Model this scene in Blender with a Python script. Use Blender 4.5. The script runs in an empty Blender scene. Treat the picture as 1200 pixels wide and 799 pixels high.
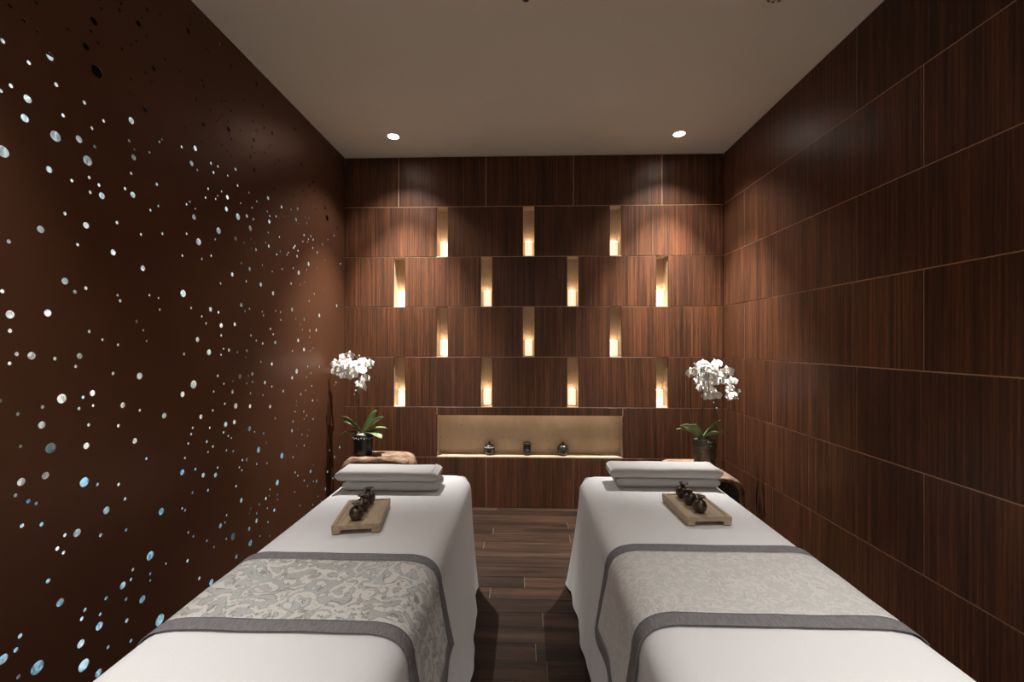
import bpy, bmesh, math, random
from mathutils import Vector, Matrix, noise
from mathutils.geometry import delaunay_2d_cdt

# ------------------------------------------------------------------ camera, world, exposure
SC = bpy.context.scene
COL = SC.collection
PI = math.pi
CAM_H = 1.31
cam_d = bpy.data.cameras.new('camera'); cam = bpy.data.objects.new('camera', cam_d); COL.objects.link(cam)
cam_d.sensor_width = 36.0; cam_d.sensor_fit = 'HORIZONTAL'
cam_d.lens = 505.0 / 1200.0 * 36.0
cam_d.shift_y = 2.5 / 1200.0
cam_d.clip_start = 0.02
cam.location = (0, 0, CAM_H)
cam.rotation_euler = (PI / 2, 0, math.radians(1.70))
SC.camera = cam
w = bpy.data.worlds.new('world'); SC.world = w; w.use_nodes = True
w.node_tree.nodes['Background'].inputs[0].default_value = (0.02, 0.018, 0.016, 1)
w.node_tree.nodes['Background'].inputs[1].default_value = 0.5
SC.view_settings.view_transform = 'Standard'
SC.view_settings.look = 'None'
SC.view_settings.gamma = 1.0
SC.view_settings.use_curve_mapping = False
SC.view_settings.exposure = 0.52
SC.cycles.use_denoising = True
SC.cycles.max_bounces = 10
SC.cycles.diffuse_bounces = 8
SC.cycles.glossy_bounces = 4

# lamp strengths (the lamps themselves are built further down)
FAR_N = 470.0        # corner downlights, narrow core of the beam, watts
FAR_W = 37.0        # corner downlights, wide spill
NEAR_N = 116.0       # downlights over the foot ends, narrow core
NEAR_W = 3.0       # downlights over the foot ends, wide spill
REAR_FILL = 48.0       # unseen fill row, added to bounce light off the rear wall
LAMP_COL = (1.0, 0.975, 0.935)
E_NICHE = 0.67      # frosted block lamps
E_TOP_FILL = 7.5        # glow plates added on their tops to brighten the niches
E_BACK = 0.95       # light panel behind the pierced screen

# the room, metres: x right, y away from the camera, z up
XL, XR, YB, YR, ZC = -1.45, 1.56, 3.43, -1.60, 2.80

# ------------------------------------------------------------------ helpers
def tag(o, label=None, cat=None, group=None, kind=None):
    if label: o['label'] = label
    if cat: o['category'] = cat
    if group: o['group'] = group
    if kind: o['kind'] = kind
    return o

def obj(name, me, mat=None, parent=None, loc=(0, 0, 0), rot=(0, 0, 0), scale=None):
    o = bpy.data.objects.new(name, me); COL.objects.link(o)
    if mat is not None and me is not None and not me.materials: me.materials.append(mat)
    o.parent = parent; o.location = loc; o.rotation_euler = rot
    if scale is not None: o.scale = scale if not isinstance(scale, (int, float)) else (scale,) * 3
    return o

def empty(name, loc=(0, 0, 0), rz=0.0):
    o = bpy.data.objects.new(name, None); COL.objects.link(o)
    o.empty_display_size = 0.05; o.location = loc; o.rotation_euler = (0, 0, rz)
    return o

def mesh(name, verts, faces, smooth=False, uvs=None):
    me = bpy.data.meshes.new(name); me.from_pydata([tuple(v) for v in verts], [], faces)
    if uvs is not None:
        lay = me.uv_layers.new(name='UVMap')
        for l in me.loops: lay.data[l.index].uv = uvs[l.vertex_index]
    me.update()
    if smooth: me.polygons.foreach_set('use_smooth', [True] * len(me.polygons))
    return me

def bm_mesh(name, bm, smooth=False):
    me = bpy.data.meshes.new(name); bm.normal_update(); bm.to_mesh(me); bm.free()
    if smooth: me.polygons.foreach_set('use_smooth', [True] * len(me.polygons))
    return me

def box_mesh(name, sx, sy, sz, bevel=0.0, seg=1, centre=(0, 0, 0), smooth=False):
    bm = bmesh.new(); bmesh.ops.create_cube(bm, size=1.0)
    bmesh.ops.scale(bm, vec=(sx, sy, sz), verts=bm.verts)
    if bevel > 0: bmesh.ops.bevel(bm, geom=bm.edges[:], offset=bevel, segments=seg, affect='EDGES', profile=0.5)
    bmesh.ops.translate(bm, vec=centre, verts=bm.verts)
    return bm_mesh(name, bm, smooth)

def lathe_mesh(name, prof, seg=28, smooth=True, wob=None, caps=True):
    V, F = [], []
    for (r, z) in prof:
        for k in range(seg):
            a = 2 * PI * k / seg
            rr = r * (1 + (wob(a, z) if wob else 0))
            V.append((rr * math.cos(a), rr * math.sin(a), z))
    n = len(prof)
    for i in range(n - 1):
        for k in range(seg):
            k2 = (k + 1) % seg
            F.append((i * seg + k, i * seg + k2, (i + 1) * seg + k2, (i + 1) * seg + k))
    if caps and prof[0][0] > 1e-4: F.append(tuple(reversed(range(seg))))
    if caps and prof[-1][0] > 1e-4: F.append(tuple(range((n - 1) * seg, n * seg)))
    return mesh(name, V, F, smooth)

def tube_mesh(name, pts, rad, seg=8):
    pts = [Vector(p) for p in pts]; V, F = [], []
    n = len(pts)
    up = Vector((0.3, 1, 0.2)).normalized()
    for i, p in enumerate(pts):
        d = (pts[min(i + 1, n - 1)] - pts[max(i - 1, 0)]).normalized()
        a = d.cross(up).normalized(); b = d.cross(a)
        r = rad[i] if isinstance(rad, (list, tuple)) else rad
        for k in range(seg):
            t = 2 * PI * k / seg
            V.append(p + (a * math.cos(t) + b * math.sin(t)) * r)
    for i in range(n - 1):
        for k in range(seg):
            k2 = (k + 1) % seg
            F.append((i * seg + k, i * seg + k2, (i + 1) * seg + k2, (i + 1) * seg + k))
    F.append(tuple(reversed(range(seg)))); F.append(tuple(range((n - 1) * seg, n * seg)))
    return mesh(name, V, F, True)

def spline(pts, n=24):
    """Catmull-Rom through the points"""
    P = [Vector(p) for p in pts]; P = [2 * P[0] - P[1]] + P + [2 * P[-1] - P[-2]]
    out = []; m = len(P) - 3
    for i in range(m):
        a, b, c, d = P[i:i + 4]; k = max(2, n // m)
        for j in range(k):
            t = j / k
            out.append(0.5 * ((2 * b) + (c - a) * t + (2 * a - 5 * b + 4 * c - d) * t * t + (3 * b - a - 3 * c + d) * t ** 3))
    out.append(P[-2]); return out

def smoothstep(a, b, x):
    t = min(1, max(0, (x - a) / (b - a))); return t * t * (3 - 2 * t)

# ------------------------------------------------------------------ materials
def new_mat(name):
    m = bpy.data.materials.new(name); m.use_nodes = True
    nt = m.node_tree; bs = nt.nodes['Principled BSDF']
    return m, nt, bs

def N(nt, typ, **kw):
    n = nt.nodes.new(typ)
    for k, v in kw.items():
        if k.startswith('i_'):
            key = k[2:]
            key = int(key) if key.isdigit() else key.replace('_', ' ')
            n.inputs[key].default_value = v
        else: setattr(n, k, v)
    return n

def ramp(nt, src, stops):
    r = nt.nodes.new('ShaderNodeValToRGB'); e = r.color_ramp.elements
    while len(e) < len(stops): e.new(0.5)
    for k, (p, c) in enumerate(stops):
        e[k].position = p; e[k].color = (*c, 1)
    nt.links.new(src, r.inputs[0]); return r.outputs[0]

def mix(nt, fac, a, b, mode='MIX'):
    m = nt.nodes.new('ShaderNodeMix'); m.data_type = 'RGBA'; m.blend_type = mode
    for sock, v in ((m.inputs[0], fac), (m.inputs[6], a), (m.inputs[7], b)):
        if hasattr(v, 'links'): nt.links.new(v, sock)
        elif isinstance(v, tuple): sock.default_value = (*v, 1)
        else: sock.default_value = v
    return m.outputs[2]

def math_n(nt, op, a, b=None, c=None):
    m = nt.nodes.new('ShaderNodeMath'); m.operation = op
    for i, v in enumerate((a, b, c)):
        if v is None: continue
        if hasattr(v, 'links'): nt.links.new(v, m.inputs[i])
        else: m.inputs[i].default_value = v
    return m.outputs[0]

def coords(nt, scale, which='Object', rnd=True, rot=(0, 0, 0)):
    tc = nt.nodes.new('ShaderNodeTexCoord'); mp = nt.nodes.new('ShaderNodeMapping')
    mp.inputs['Scale'].default_value = scale; mp.inputs['Rotation'].default_value = rot
    nt.links.new(tc.outputs[which], mp.inputs[0])
    if rnd:
        oi = nt.nodes.new('ShaderNodeObjectInfo')
        m = math_n(nt, 'MULTIPLY', oi.outputs['Random'], 37.0)
        cb = nt.nodes.new('ShaderNodeCombineXYZ'); nt.links.new(m, cb.inputs[0]); nt.links.new(m, cb.inputs[1]); nt.links.new(m, cb.inputs[2])
        nt.links.new(cb.outputs[0], mp.inputs['Location'])
    return mp.outputs[0]

def noise_n(nt, vec, scale, detail=4, rough=0.55, dist=0.0):
    n = nt.nodes.new('ShaderNodeTexNoise')
    n.inputs['Scale'].default_value = scale; n.inputs['Detail'].default_value = detail
    n.inputs['Roughness'].default_value = rough; n.inputs['Distortion'].default_value = dist
    nt.links.new(vec, n.inputs['Vector']); return n.outputs['Fac']

def bump(nt, bs, h, strength, dist=0.01):
    b = nt.nodes.new('ShaderNodeBump'); b.inputs['Strength'].default_value = strength; b.inputs['Distance'].default_value = dist
    nt.links.new(h, b.inputs['Height']); nt.links.new(b.outputs[0], bs.inputs['Normal'])

def simple(name, col, rough=0.6, metal=0.0, spec=0.5, nscale=0, namp=0.15, coat=0.0, bstr=0.0):
    m, nt, bs = new_mat(name)
    bs.inputs['Roughness'].default_value = rough; bs.inputs['Metallic'].default_value = metal
    bs.inputs['Specular IOR Level'].default_value = spec; bs.inputs['Coat Weight'].default_value = coat
    if nscale:
        f = noise_n(nt, coords(nt, (1, 1, 1)), nscale, 4)
        lo = tuple(c * (1 - namp) for c in col); hi = tuple(min(1, c * (1 + namp)) for c in col)
        nt.links.new(ramp(nt, f, [(0.3, lo), (0.7, hi)]), bs.inputs['Base Color'])
        if bstr: bump(nt, bs, f, bstr)
    else: bs.inputs['Base Color'].default_value = (*col, 1)
    return m

def emit(name, col, strength):
    m, nt, bs = new_mat(name)
    bs.inputs['Base Color'].default_value = (*col, 1)
    bs.inputs['Emission Color'].default_value = (*col, 1); bs.inputs['Emission Strength'].default_value = strength
    return m

M = {}
def make_materials():
    # dark striped veneer: grain runs along local z, stripes across local x
    m, nt, bs = new_mat('veneer')
    v1 = coords(nt, (1, 1, 0.012)); f1 = noise_n(nt, v1, 95, 5, 0.6)
    v2 = coords(nt, (1, 1, 0.05)); f2 = noise_n(nt, v2, 14, 3, 0.5)
    v3 = coords(nt, (1, 1, 0.03)); f3 = noise_n(nt, v3, 380, 2, 0.5)
    s = math_n(nt, 'ADD', math_n(nt, 'MULTIPLY', f1, 0.60), math_n(nt, 'MULTIPLY', f2, 0.24))
    s = math_n(nt, 'ADD', s, math_n(nt, 'MULTIPLY', f3, 0.24))
    c = ramp(nt, s, [(0.36, (0.019, 0.0100, 0.0063)), (0.53, (0.070, 0.0275, 0.0135)), (0.70, (0.172, 0.060, 0.0245))])
    oi = nt.nodes.new('ShaderNodeObjectInfo')
    g = math_n(nt, 'MULTIPLY_ADD', oi.outputs['Random'], 0.28, 0.86)
    hsv = nt.nodes.new('ShaderNodeHueSaturation'); nt.links.new(g, hsv.inputs['Value']); nt.links.new(c, hsv.inputs['Color'])
    nt.links.new(hsv.outputs[0], bs.inputs['Base Color'])
    bs.inputs['Roughness'].default_value = 0.42; bs.inputs['Specular IOR Level'].default_value = 0.26
    bump(nt, bs, f1, 0.08, 0.002)
    M['veneer'] = m
    # gold joint strips
    M['gold'] = simple('copper_strip', (0.50, 0.31, 0.18), 0.40, 0.25, 0.5, 40, 0.12)
    # tan limestone lining of the niches
    m, nt, bs = new_mat('niche_stone')
    f = noise_n(nt, coords(nt, (1, 1, 0.5)), 5, 6, 0.6); f2 = noise_n(nt, coords(nt, (1, 1, 0.6)), 55, 4, 0.6)
    c = ramp(nt, f, [(0.3, (0.50, 0.37, 0.24)), (0.7, (0.68, 0.53, 0.37))])
    c = mix(nt, ramp(nt, f2, [(0.60, (0, 0, 0)), (0.72, (0.6, 0.6, 0.6))]), c, (0.30, 0.20, 0.12))
    nt.links.new(c, bs.inputs['Base Color']); bs.inputs['Roughness'].default_value = 0.55
    M['niche'] = m
    M['substrate'] = simple('substrate', (0.02, 0.015, 0.012), 0.9)
    # bronze-brown pierced screen
    m, nt, bs = new_mat('screen_bronze')
    f = noise_n(nt, coords(nt, (1, 1, 1), rnd=False), 3, 5, 0.6)
    nt.links.new(ramp(nt, f, [(0.3, (0.106, 0.042, 0.0195)), (0.7, (0.124, 0.050, 0.024))]), bs.inputs['Base Color'])
    bs.inputs['Roughness'].default_value = 0.46; bs.inputs['Metallic'].default_value = 0.5; bs.inputs['Specular IOR Level'].default_value = 0.4
    M['screen'] = m
    # glowing sheets behind the screen: cool shell-like patches, each sheet with its own tint
    def glow_sheet(name, ca, cb, cc):
        m, nt, bs = new_mat(name)
        co = coords(nt, (1, 1, 1), rnd=False)
        f = noise_n(nt, co, 7, 3, 0.6); f2 = noise_n(nt, co, 4.0, 3, 0.55, 0.6); f3 = noise_n(nt, coords(nt, (1, 1, 0.5), rnd=False, rot=(0.6, 0, 0)), 48, 3, 0.6, 1.5)
        c = ramp(nt, f, [(0.32, ca), (0.50, cb), (0.66, cc)])
        st = ramp(nt, f2, [(0.33, (0.10, 0.10, 0.10)), (0.50, (0.62, 0.62, 0.62)), (0.68, (1.1, 1.1, 1.1))])
        vn = ramp(nt, f3, [(0.42, (0.40, 0.40, 0.40)), (0.55, (1, 1, 1))])
        c = mix(nt, 1.0, c, st, 'MULTIPLY'); c = mix(nt, 1.0, c, vn, 'MULTIPLY')
        bs.inputs['Base Color'].default_value = (0.20, 0.22, 0.22, 1)
        nt.links.new(c, bs.inputs['Emission Color']); bs.inputs['Emission Strength'].default_value = E_BACK
        m.cycles.emission_sampling = 'NONE'
        return m
    M['glow_low'] = glow_sheet('glow_low', (0.14, 0.42, 0.66), (0.38, 0.66, 0.80), (0.72, 0.84, 0.86))
    M['glow_mid'] = glow_sheet('glow_mid', (0.62, 0.76, 0.76), (0.88, 0.86, 0.78), (0.36, 0.66, 0.68))
    M['glow_top'] = glow_sheet('glow_top', (0.50, 0.74, 0.80), (0.70, 0.82, 0.83), (0.86, 0.86, 0.80))
    M['ceiling'] = simple('ceiling_paint', (0.83, 0.785, 0.685), 0.9, 0, 0.2, 1.5, 0.02)
    # floor planks: grain along local x
    m, nt, bs = new_mat('floor_wood')
    f = noise_n(nt, coords(nt, (0.06, 1, 1)), 26, 5, 0.62, 0.4); f2 = noise_n(nt, coords(nt, (0.10, 1, 1)), 90, 3, 0.6)
    s = math_n(nt, 'ADD', math_n(nt, 'MULTIPLY', f, 0.8), math_n(nt, 'MULTIPLY', f2, 0.2))
    c = ramp(nt, s, [(0.36, (0.011, 0.0058, 0.0033)), (0.50, (0.032, 0.0155, 0.0085)), (0.66, (0.058, 0.030, 0.0170))])
    oi = nt.nodes.new('ShaderNodeObjectInfo')
    g = math_n(nt, 'MULTIPLY_ADD', oi.outputs['Random'], 0.6, 0.68)
    hsv = nt.nodes.new('ShaderNodeHueSaturation'); nt.links.new(g, hsv.inputs['Value']); nt.links.new(c, hsv.inputs['Color'])
    nt.links.new(hsv.outputs[0], bs.inputs['Base Color']); bs.inputs['Roughness'].default_value = 0.5; bs.inputs['Specular IOR Level'].default_value = 0.22
    M['plank'] = m
    M['grout'] = simple('grout', (0.17, 0.125, 0.09), 0.8)
    # bed linen
    m, nt, bs = new_mat('linen')
    f = noise_n(nt, coords(nt, (1, 1, 1), rnd=False), 700, 2, 0.5); f2 = noise_n(nt, coords(nt, (1, 2.2, 1)), 3.0, 3, 0.5, 0.4)
    nt.links.new(ramp(nt, f, [(0.3, (0.70, 0.69, 0.69)), (0.7, (0.76, 0.75, 0.75))]), bs.inputs['Base Color'])
    bs.inputs['Roughness'].default_value = 0.95; bs.inputs['Specular IOR Level'].default_value = 0.15
    bs.inputs['Sheen Weight'].default_value = 0.1
    bump(nt, bs, f2, 0.12, 0.03)
    M['linen'] = m
    # terry towel
    m, nt, bs = new_mat('terry')
    f = noise_n(nt, coords(nt, (1, 1, 1)), 420, 3, 0.6)
    nt.links.new(ramp(nt, f, [(0.3, (0.56, 0.545, 0.525)), (0.7, (0.67, 0.655, 0.635))]), bs.inputs['Base Color'])
    bs.inputs['Roughness'].default_value = 0.98; bs.inputs['Specular IOR Level'].default_value = 0.1; bs.inputs['Sheen Weight'].default_value = 0.3
    bump(nt, bs, f, 0.5, 0.003)
    M['terry'] = m
    # damask runners
    def damask(name, sc, ground, leaf, blue, line, contrast):
        m, nt, bs = new_mat(name)
        uv = coords(nt, (1, 1, 1), 'UV', False)
        base = noise_n(nt, uv, 15.0 * sc, 2.2, 0.5, 2.4)
        var = noise_n(nt, uv, 4.2, 2, 0.5)
        leafc = mix(nt, ramp(nt, var, [(0.42, (0, 0, 0)), (0.60, (1, 1, 1))]), leaf, blue)
        on = ramp(nt, base, [(0.505, (0, 0, 0)), (0.520, (contrast,) * 3)])
        c = mix(nt, on, ground, leafc)
        rim = math_n(nt, 'ABSOLUTE', math_n(nt, 'SUBTRACT', base, 0.512))
        c = mix(nt, ramp(nt, rim, [(0.010, (contrast * 0.9,) * 3), (0.030, (0, 0, 0))]), c, line)
        pp = math_n(nt, 'PINGPONG', math_n(nt, 'MULTIPLY', base, 16.0), 0.5)
        vein = ramp(nt, pp, [(0.03, (contrast * 0.5,) * 3), (0.12, (0, 0, 0))])
        c = mix(nt, mix(nt, 1.0, vein, ramp(nt, base, [(0.5, (0.25, 0.25, 0.25)), (0.52, (1, 1, 1))]), 'MULTIPLY'), c, line)
        small = noise_n(nt, uv, 46.0 * sc, 1.0, 0.5, 2.0)
        spot = mix(nt, 1.0, ramp(nt, small, [(0.60, (0, 0, 0)), (0.62, (contrast * 0.8,) * 3)]), ramp(nt, base, [(0.43, (1, 1, 1)), (0.49, (0, 0, 0))]), 'MULTIPLY')
        c = mix(nt, spot, c, leaf)
        f = noise_n(nt, uv, 520, 2, 0.6)
        c = mix(nt, 0.35, c, ramp(nt, f, [(0.3, (0.45, 0.44, 0.43)), (0.7, (0.72, 0.71, 0.70))]), 'SOFT_LIGHT')
        nt.links.new(c, bs.inputs['Base Color']); bs.inputs['Roughness'].default_value = 0.6; bs.inputs['Sheen Weight'].default_value = 0.2
        bump(nt, bs, base, 0.15, 0.004)
        return m
    M['damask_a'] = damask('damask_scrolls', 1.0, (0.60, 0.575, 0.54), (0.36, 0.36, 0.34), (0.40, 0.435, 0.435), (0.14, 0.135, 0.125), 0.85)
    M['damask_b'] = damask('damask_fine', 1.9, (0.62, 0.59, 0.56), (0.47, 0.46, 0.44), (0.47, 0.50, 0.48), (0.33, 0.32, 0.31), 0.55)
    m, nt, bs = new_mat('slub_border')
    f = noise_n(nt, coords(nt, (1, 0.10, 1), 'UV', False, (0, 0, 0.45)), 420, 3, 0.6)
    nt.links.new(ramp(nt, f, [(0.32, (0.105, 0.098, 0.10)), (0.68, (0.24, 0.225, 0.23))]), bs.inputs['Base Color'])
    bs.inputs['Roughness'].default_value = 0.75
    M['border'] = m
    # oak trays
    m, nt, bs = new_mat('tray_wood')
    f = noise_n(nt, coords(nt, (1, 0.08, 1)), 60, 4, 0.6)
    nt.links.new(ramp(nt, f, [(0.3, (0.34, 0.245, 0.155)), (0.7, (0.54, 0.41, 0.27))]), bs.inputs['Base Color'])
    bs.inputs['Roughness'].default_value = 0.6
    M['tray'] = m
    M['bottle'] = simple('dark_bronze_glaze', (0.105, 0.078, 0.058), 0.34, 0.7, 0.5, 90, 0.5)
    M['pewter'] = simple('dark_pewter', (0.075, 0.07, 0.065), 0.32, 0.7, 0.5, 40, 0.4)
    M['black_glass'] = simple('black_glass', (0.008, 0.008, 0.008), 0.12, 0.0, 0.5)
    M['label_grey'] = simple('label_print', (0.35, 0.34, 0.31), 0.5, 0.2)
    M['pot_black'] = simple('pot_black', (0.022, 0.024, 0.022), 0.35, 0.15, 0.5, 30, 0.5)
    M['pot_bronze'] = simple('pot_bronze', (0.105, 0.090, 0.070), 0.36, 0.45, 0.5, 70, 0.6)
    M['moss'] = simple('bark_roots', (0.36, 0.31, 0.25), 0.9, 0, 0.2, 40, 0.4)
    # orchid
    m, nt, bs = new_mat('orchid_leaf')
    f = noise_n(nt, coords(nt, (1, 1, 1)), 14, 3)
    nt.links.new(ramp(nt, f, [(0.3, (0.095, 0.150, 0.048)), (0.7, (0.22, 0.29, 0.125))]), bs.inputs['Base Color'])
    bs.inputs['Roughness'].default_value = 0.36
    M['leaf'] = m
    M['stem'] = simple('orchid_stem', (0.075, 0.060, 0.030), 0.5)
    M['bud'] = simple('orchid_bud', (0.62, 0.60, 0.46), 0.6)
    m, nt, bs = new_mat('orchid_petal')
    bs.inputs['Base Color'].default_value = (0.88, 0.87, 0.86, 1); bs.inputs['Roughness'].default_value = 0.7
    bs.inputs['Subsurface Weight'].default_value = 0.0; bs.inputs['Specular IOR Level'].default_value = 0.25
    M['petal'] = m
    M['lip'] = simple('orchid_lip', (0.80, 0.74, 0.58), 0.6, 0, 0.3, 60, 0.15)
    # driftwood stools
    m, nt, bs = new_mat('driftwood')
    f = noise_n(nt, coords(nt, (0.28, 1, 0.6)), 22, 5, 0.65, 1.2); f2 = noise_n(nt, coords(nt, (0.12, 1, 0.4)), 80, 4, 0.6)
    s = math_n(nt, 'ADD', math_n(nt, 'MULTIPLY', f, 0.75), math_n(nt, 'MULTIPLY', f2, 0.25))
    nt.links.new(ramp(nt, s, [(0.40, (0.040, 0.018, 0.010)), (0.47, (0.16, 0.086, 0.047)), (0.55, (0.27, 0.175, 0.108)), (0.68, (0.38, 0.27, 0.185))]), bs.inputs['Base Color'])
    bs.inputs['Roughness'].default_value = 0.7; bump(nt, bs, s, 0.5, 0.01)
    M['driftwood'] = m
    M['hollow'] = simple('charred_hollow', (0.040, 0.030, 0.024), 0.85, 0, 0.3, 25, 0.6, 0, 0.5)  # inner face of the stools, darker brown than the shell
    M['plaster'] = simple('plaster', (0.85, 0.83, 0.80), 0.9, 0, 0.2, 6, 0.03)  # rear wall only; pale so that it bounces fill light forward
    M['white_trim'] = simple('white_enamel', (0.62, 0.58, 0.52), 0.5)
    M['dark_trim'] = simple('dark_baffle', (0.02, 0.018, 0.016), 0.5)
    M['chrome'] = simple('chrome', (0.7, 0.7, 0.7), 0.2, 1.0)
    M['lens'] = emit('downlight_lens', (1.0, 0.96, 0.90), 14.0)
    M['frost'] = emit('frosted_block', (1.0, 0.83, 0.61), E_NICHE)
    M['led'] = emit('led_strip', (1.0, 0.82, 0.60), 3.6)  # glow of the strip added to brighten the long niche
    M['open_glow'] = emit('lamp_opening_glow', (1.0, 0.80, 0.56), E_TOP_FILL)
    M['mattress'] = simple('mattress_vinyl', (0.45, 0.42, 0.38), 0.6)
    M['bed_wood'] = simple('bed_frame_wood', (0.12, 0.07, 0.04), 0.5)
make_materials()

# ------------------------------------------------------------------ a flat sheet with round holes (real cut-outs)
def pierced(name, rect, holes, thick, place, seg_of):
    """rect (u0,v0,u1,v1), holes [(u,v,r)], place(u,v,depth) -> xyz"""
    u0, v0, u1, v1 = rect
    P = [Vector((u0, v0)), Vector((u1, v0)), Vector((u1, v1)), Vector((u0, v1))]
    E = [(0, 1), (1, 2), (2, 3), (3, 0)]; rings = []
    for (u, v, r) in holes:
        n = seg_of(r); b = len(P); ring = []
        for k in range(n):
            a = 2 * PI * k / n
            P.append(Vector((u + r * math.cos(a), v + r * math.sin(a)))); ring.append(b + k); E.append((b + k, b + (k + 1) % n))
        rings.append(ring)
    vo, eo, fo, ov, oe, of = delaunay_2d_cdt(P, E, [], 0, 1e-7)
    owner = {}
    for i, src in enumerate(ov):
        for s in src:
            if s >= 4:
                for q, ring in enumerate(rings):
                    if ring[0] <= s <= ring[-1]: owner[i] = q; break
    keep = []
    for f in fo:
        q = owner.get(f[0])
        if q is not None and all(owner.get(k) == q for k in f): continue
        keep.append(f)
    nv = len(vo)
    V = [place(p[0], p[1], 0.0) for p in vo] + [place(p[0], p[1], thick) for p in vo]
    F = [tuple(f) for f in keep] + [tuple(nv + k for k in reversed(f)) for f in keep]
    for ring in rings:
        b = len(V); n = len(ring)
        for k in ring: V.append(place(P[k][0], P[k][1], 0.0))
        for k in ring: V.append(place(P[k][0], P[k][1], thick))
        for k in range(n):
            k2 = (k + 1) % n; F.append((b + k2, b + k, b + n + k, b + n + k2))
    return mesh(name, V, F)

# ------------------------------------------------------------------ structure: floor
def build_floor():
    fl = obj('floor', box_mesh('floor', XR - XL + 0.3, YB - YR + 0.3, 0.05, centre=((XL + XR) / 2, (YB + YR) / 2, -0.0268)), M['grout'])
    tag(fl, 'dark brown wood plank floor running across the aisle between the two beds', 'floor', None, 'structure')
    random.seed(11)
    jx = {0: -0.228, 3: 0.309, 4: -0.221, 5: 0.302, 6: -0.266, 10: -0.002, 11: -0.183, 13: 0.085, 15: 0.047, 16: 0.090}
    PW, G, L = 0.1065, 0.0024, 1.20
    cache = {}
    r = 0; y1 = YB
    y0 = 3.375
    while y1 > YR + 0.01:
        j = jx.get(r, random.uniform(-0.55, 0.55) if r > 16 or r in () else random.choice([-0.62, 0.66, 0.75, -0.7]))
        xs = [XL]
        x = j - L * math.ceil((j - XL) / L)
        while x < XR:
            if XL + 0.06 < x < XR - 0.06: xs.append(x)
            x += L
        xs.append(XR)
        for a, b in zip(xs, xs[1:]):
            w_, d_ = round(b - a - G, 4), round(y1 - y0 - G, 4)
            key = (w_, d_)
            if key not in cache: cache[key] = box_mesh('plank', w_, d_, 0.012, 0.0006)
            obj('plank', cache[key], M['plank'], fl, ((a + b) / 2, (y0 + y1) / 2, -0.006 + random.uniform(-0.0003, 0.0003)))
        y1 = y0; y0 = max(YR, y0 - PW); r += 1
build_floor()

# ------------------------------------------------------------------ structure: ceiling with cut-outs for the downlights
DOWN = [(-0.948, 3.083), (1.100, 3.105), (-1.06, 0.72), (1.20, 0.74), (-0.85, -1.05), (0.05, -1.05), (0.95, -1.05)]
def build_ceiling():
    hs = [(x, y, 0.041) for (x, y) in DOWN]
    me = pierced('ceiling', (XL - 0.12, YR - 0.1, XR + 0.1, YB + 0.2), hs, 0.02, lambda u, v, d: (u, v, ZC + d), lambda r: 32)
    c = obj('ceiling', me, M['ceiling'])
    tag(c, 'plain beige painted ceiling', 'ceiling', None, 'structure')
    slab = obj('ceiling_slab', box_mesh('ceiling_slab', XR - XL + 0.4, YB - YR + 0.5, 0.03, centre=((XL + XR) / 2, (YB + YR) / 2, ZC + 0.12)), M['substrate'], c)
build_ceiling()

# ------------------------------------------------------------------ structure: panelled walls
RH, GAP, TH = 0.40, 0.0050, 0.018
panel_cache = {}
def panel(parent, a, b, z0, z1, wall):
    """one veneer board filling [a,b] x [z0,z1] less the joints"""
    w_, h_ = round(b - a - GAP, 4), round(z1 - z0 - GAP, 4)
    key = (w_, h_)
    if key not in panel_cache: panel_cache[key] = box_mesh('panel', w_, TH, h_, 0.0008)
    c, zc = (a + b) / 2, (z0 + z1) / 2
    if wall == 'back': return obj('panel', panel_cache[key], M['veneer'], parent, (c, YB + TH / 2, zc))
    if wall == 'right': return obj('panel', panel_cache[key], M['veneer'], parent, (XR + TH / 2, c, zc), (0, 0, -PI / 2))
    if wall == 'rear': return obj('panel', panel_cache[key], M['veneer'], parent, (c, YR - TH / 2, zc))

def strip(parent, a, b, z, wall, vertical=False, z1=None):
    if not vertical:
        me = box_mesh('joint_strip', b - a, TH * 0.9, GAP, 0); c = (a + b) / 2; zc = z
    else:
        me = box_mesh('joint_strip', GAP, TH * 0.9, z1 - z - GAP, 0); c = a; zc = (z + z1) / 2
    d = TH / 2 + 0.0012
    if wall == 'back': return obj('joint_strip', me, M['gold'], parent, (c, YB + d, zc))
    if wall == 'right': return obj('joint_strip', me, M['gold'], parent, (XR + d, c, zc), (0, 0, -PI / 2))
    return obj('joint_strip', me, M['gold'], parent, (c, YR - d, zc))

NW, ND = 0.086, 0.115
NICHES = []      # (x centre, row)
JX = [-1.012, -0.311, 0.386, 1.082]
NA = [-0.662, 0.031, 0.719]
NB = [-1.0065, -0.306, 0.382, 1.0825]

def niche_lining(parent, x0, x1, z0, z1, name='niche_lining'):
    """open-fronted box set into the wall, 8 mm stone slabs"""
    t = 0.008
    y0, y1 = YB + 0.001, YB + ND
    bm = bmesh.new()
    def slab(ax, bx, ay, by, az, bz):
        vs = [bm.verts.new(p) for p in ((ax, ay, az), (bx, ay, az), (bx, by, az), (ax, by, az), (ax, ay, bz), (bx, ay, bz), (bx, by, bz), (ax, by, bz))]
        for f in ((0, 3, 2, 1), (4, 5, 6, 7), (0, 1, 5, 4), (1, 2, 6, 5), (2, 3, 7, 6), (3, 0, 4, 7)): bm.faces.new([vs[k] for k in f])
    slab(x0 - t, x1 + t, y1, y1 + t, z0 - t, z1 + t)
    yl = YB + TH
    slab(x0 - t, x0, yl, y1, z0 - t, z1 + t); slab(x1, x1 + t, yl, y1, z0 - t, z1 + t)
    slab(x0, x1, yl - TH + 0.001, y1, z0 - t, z0); slab(x0, x1, yl, y1, z1, z1 + t)
    return obj(name, bm_mesh(name, bm), M['niche'], parent)

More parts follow.
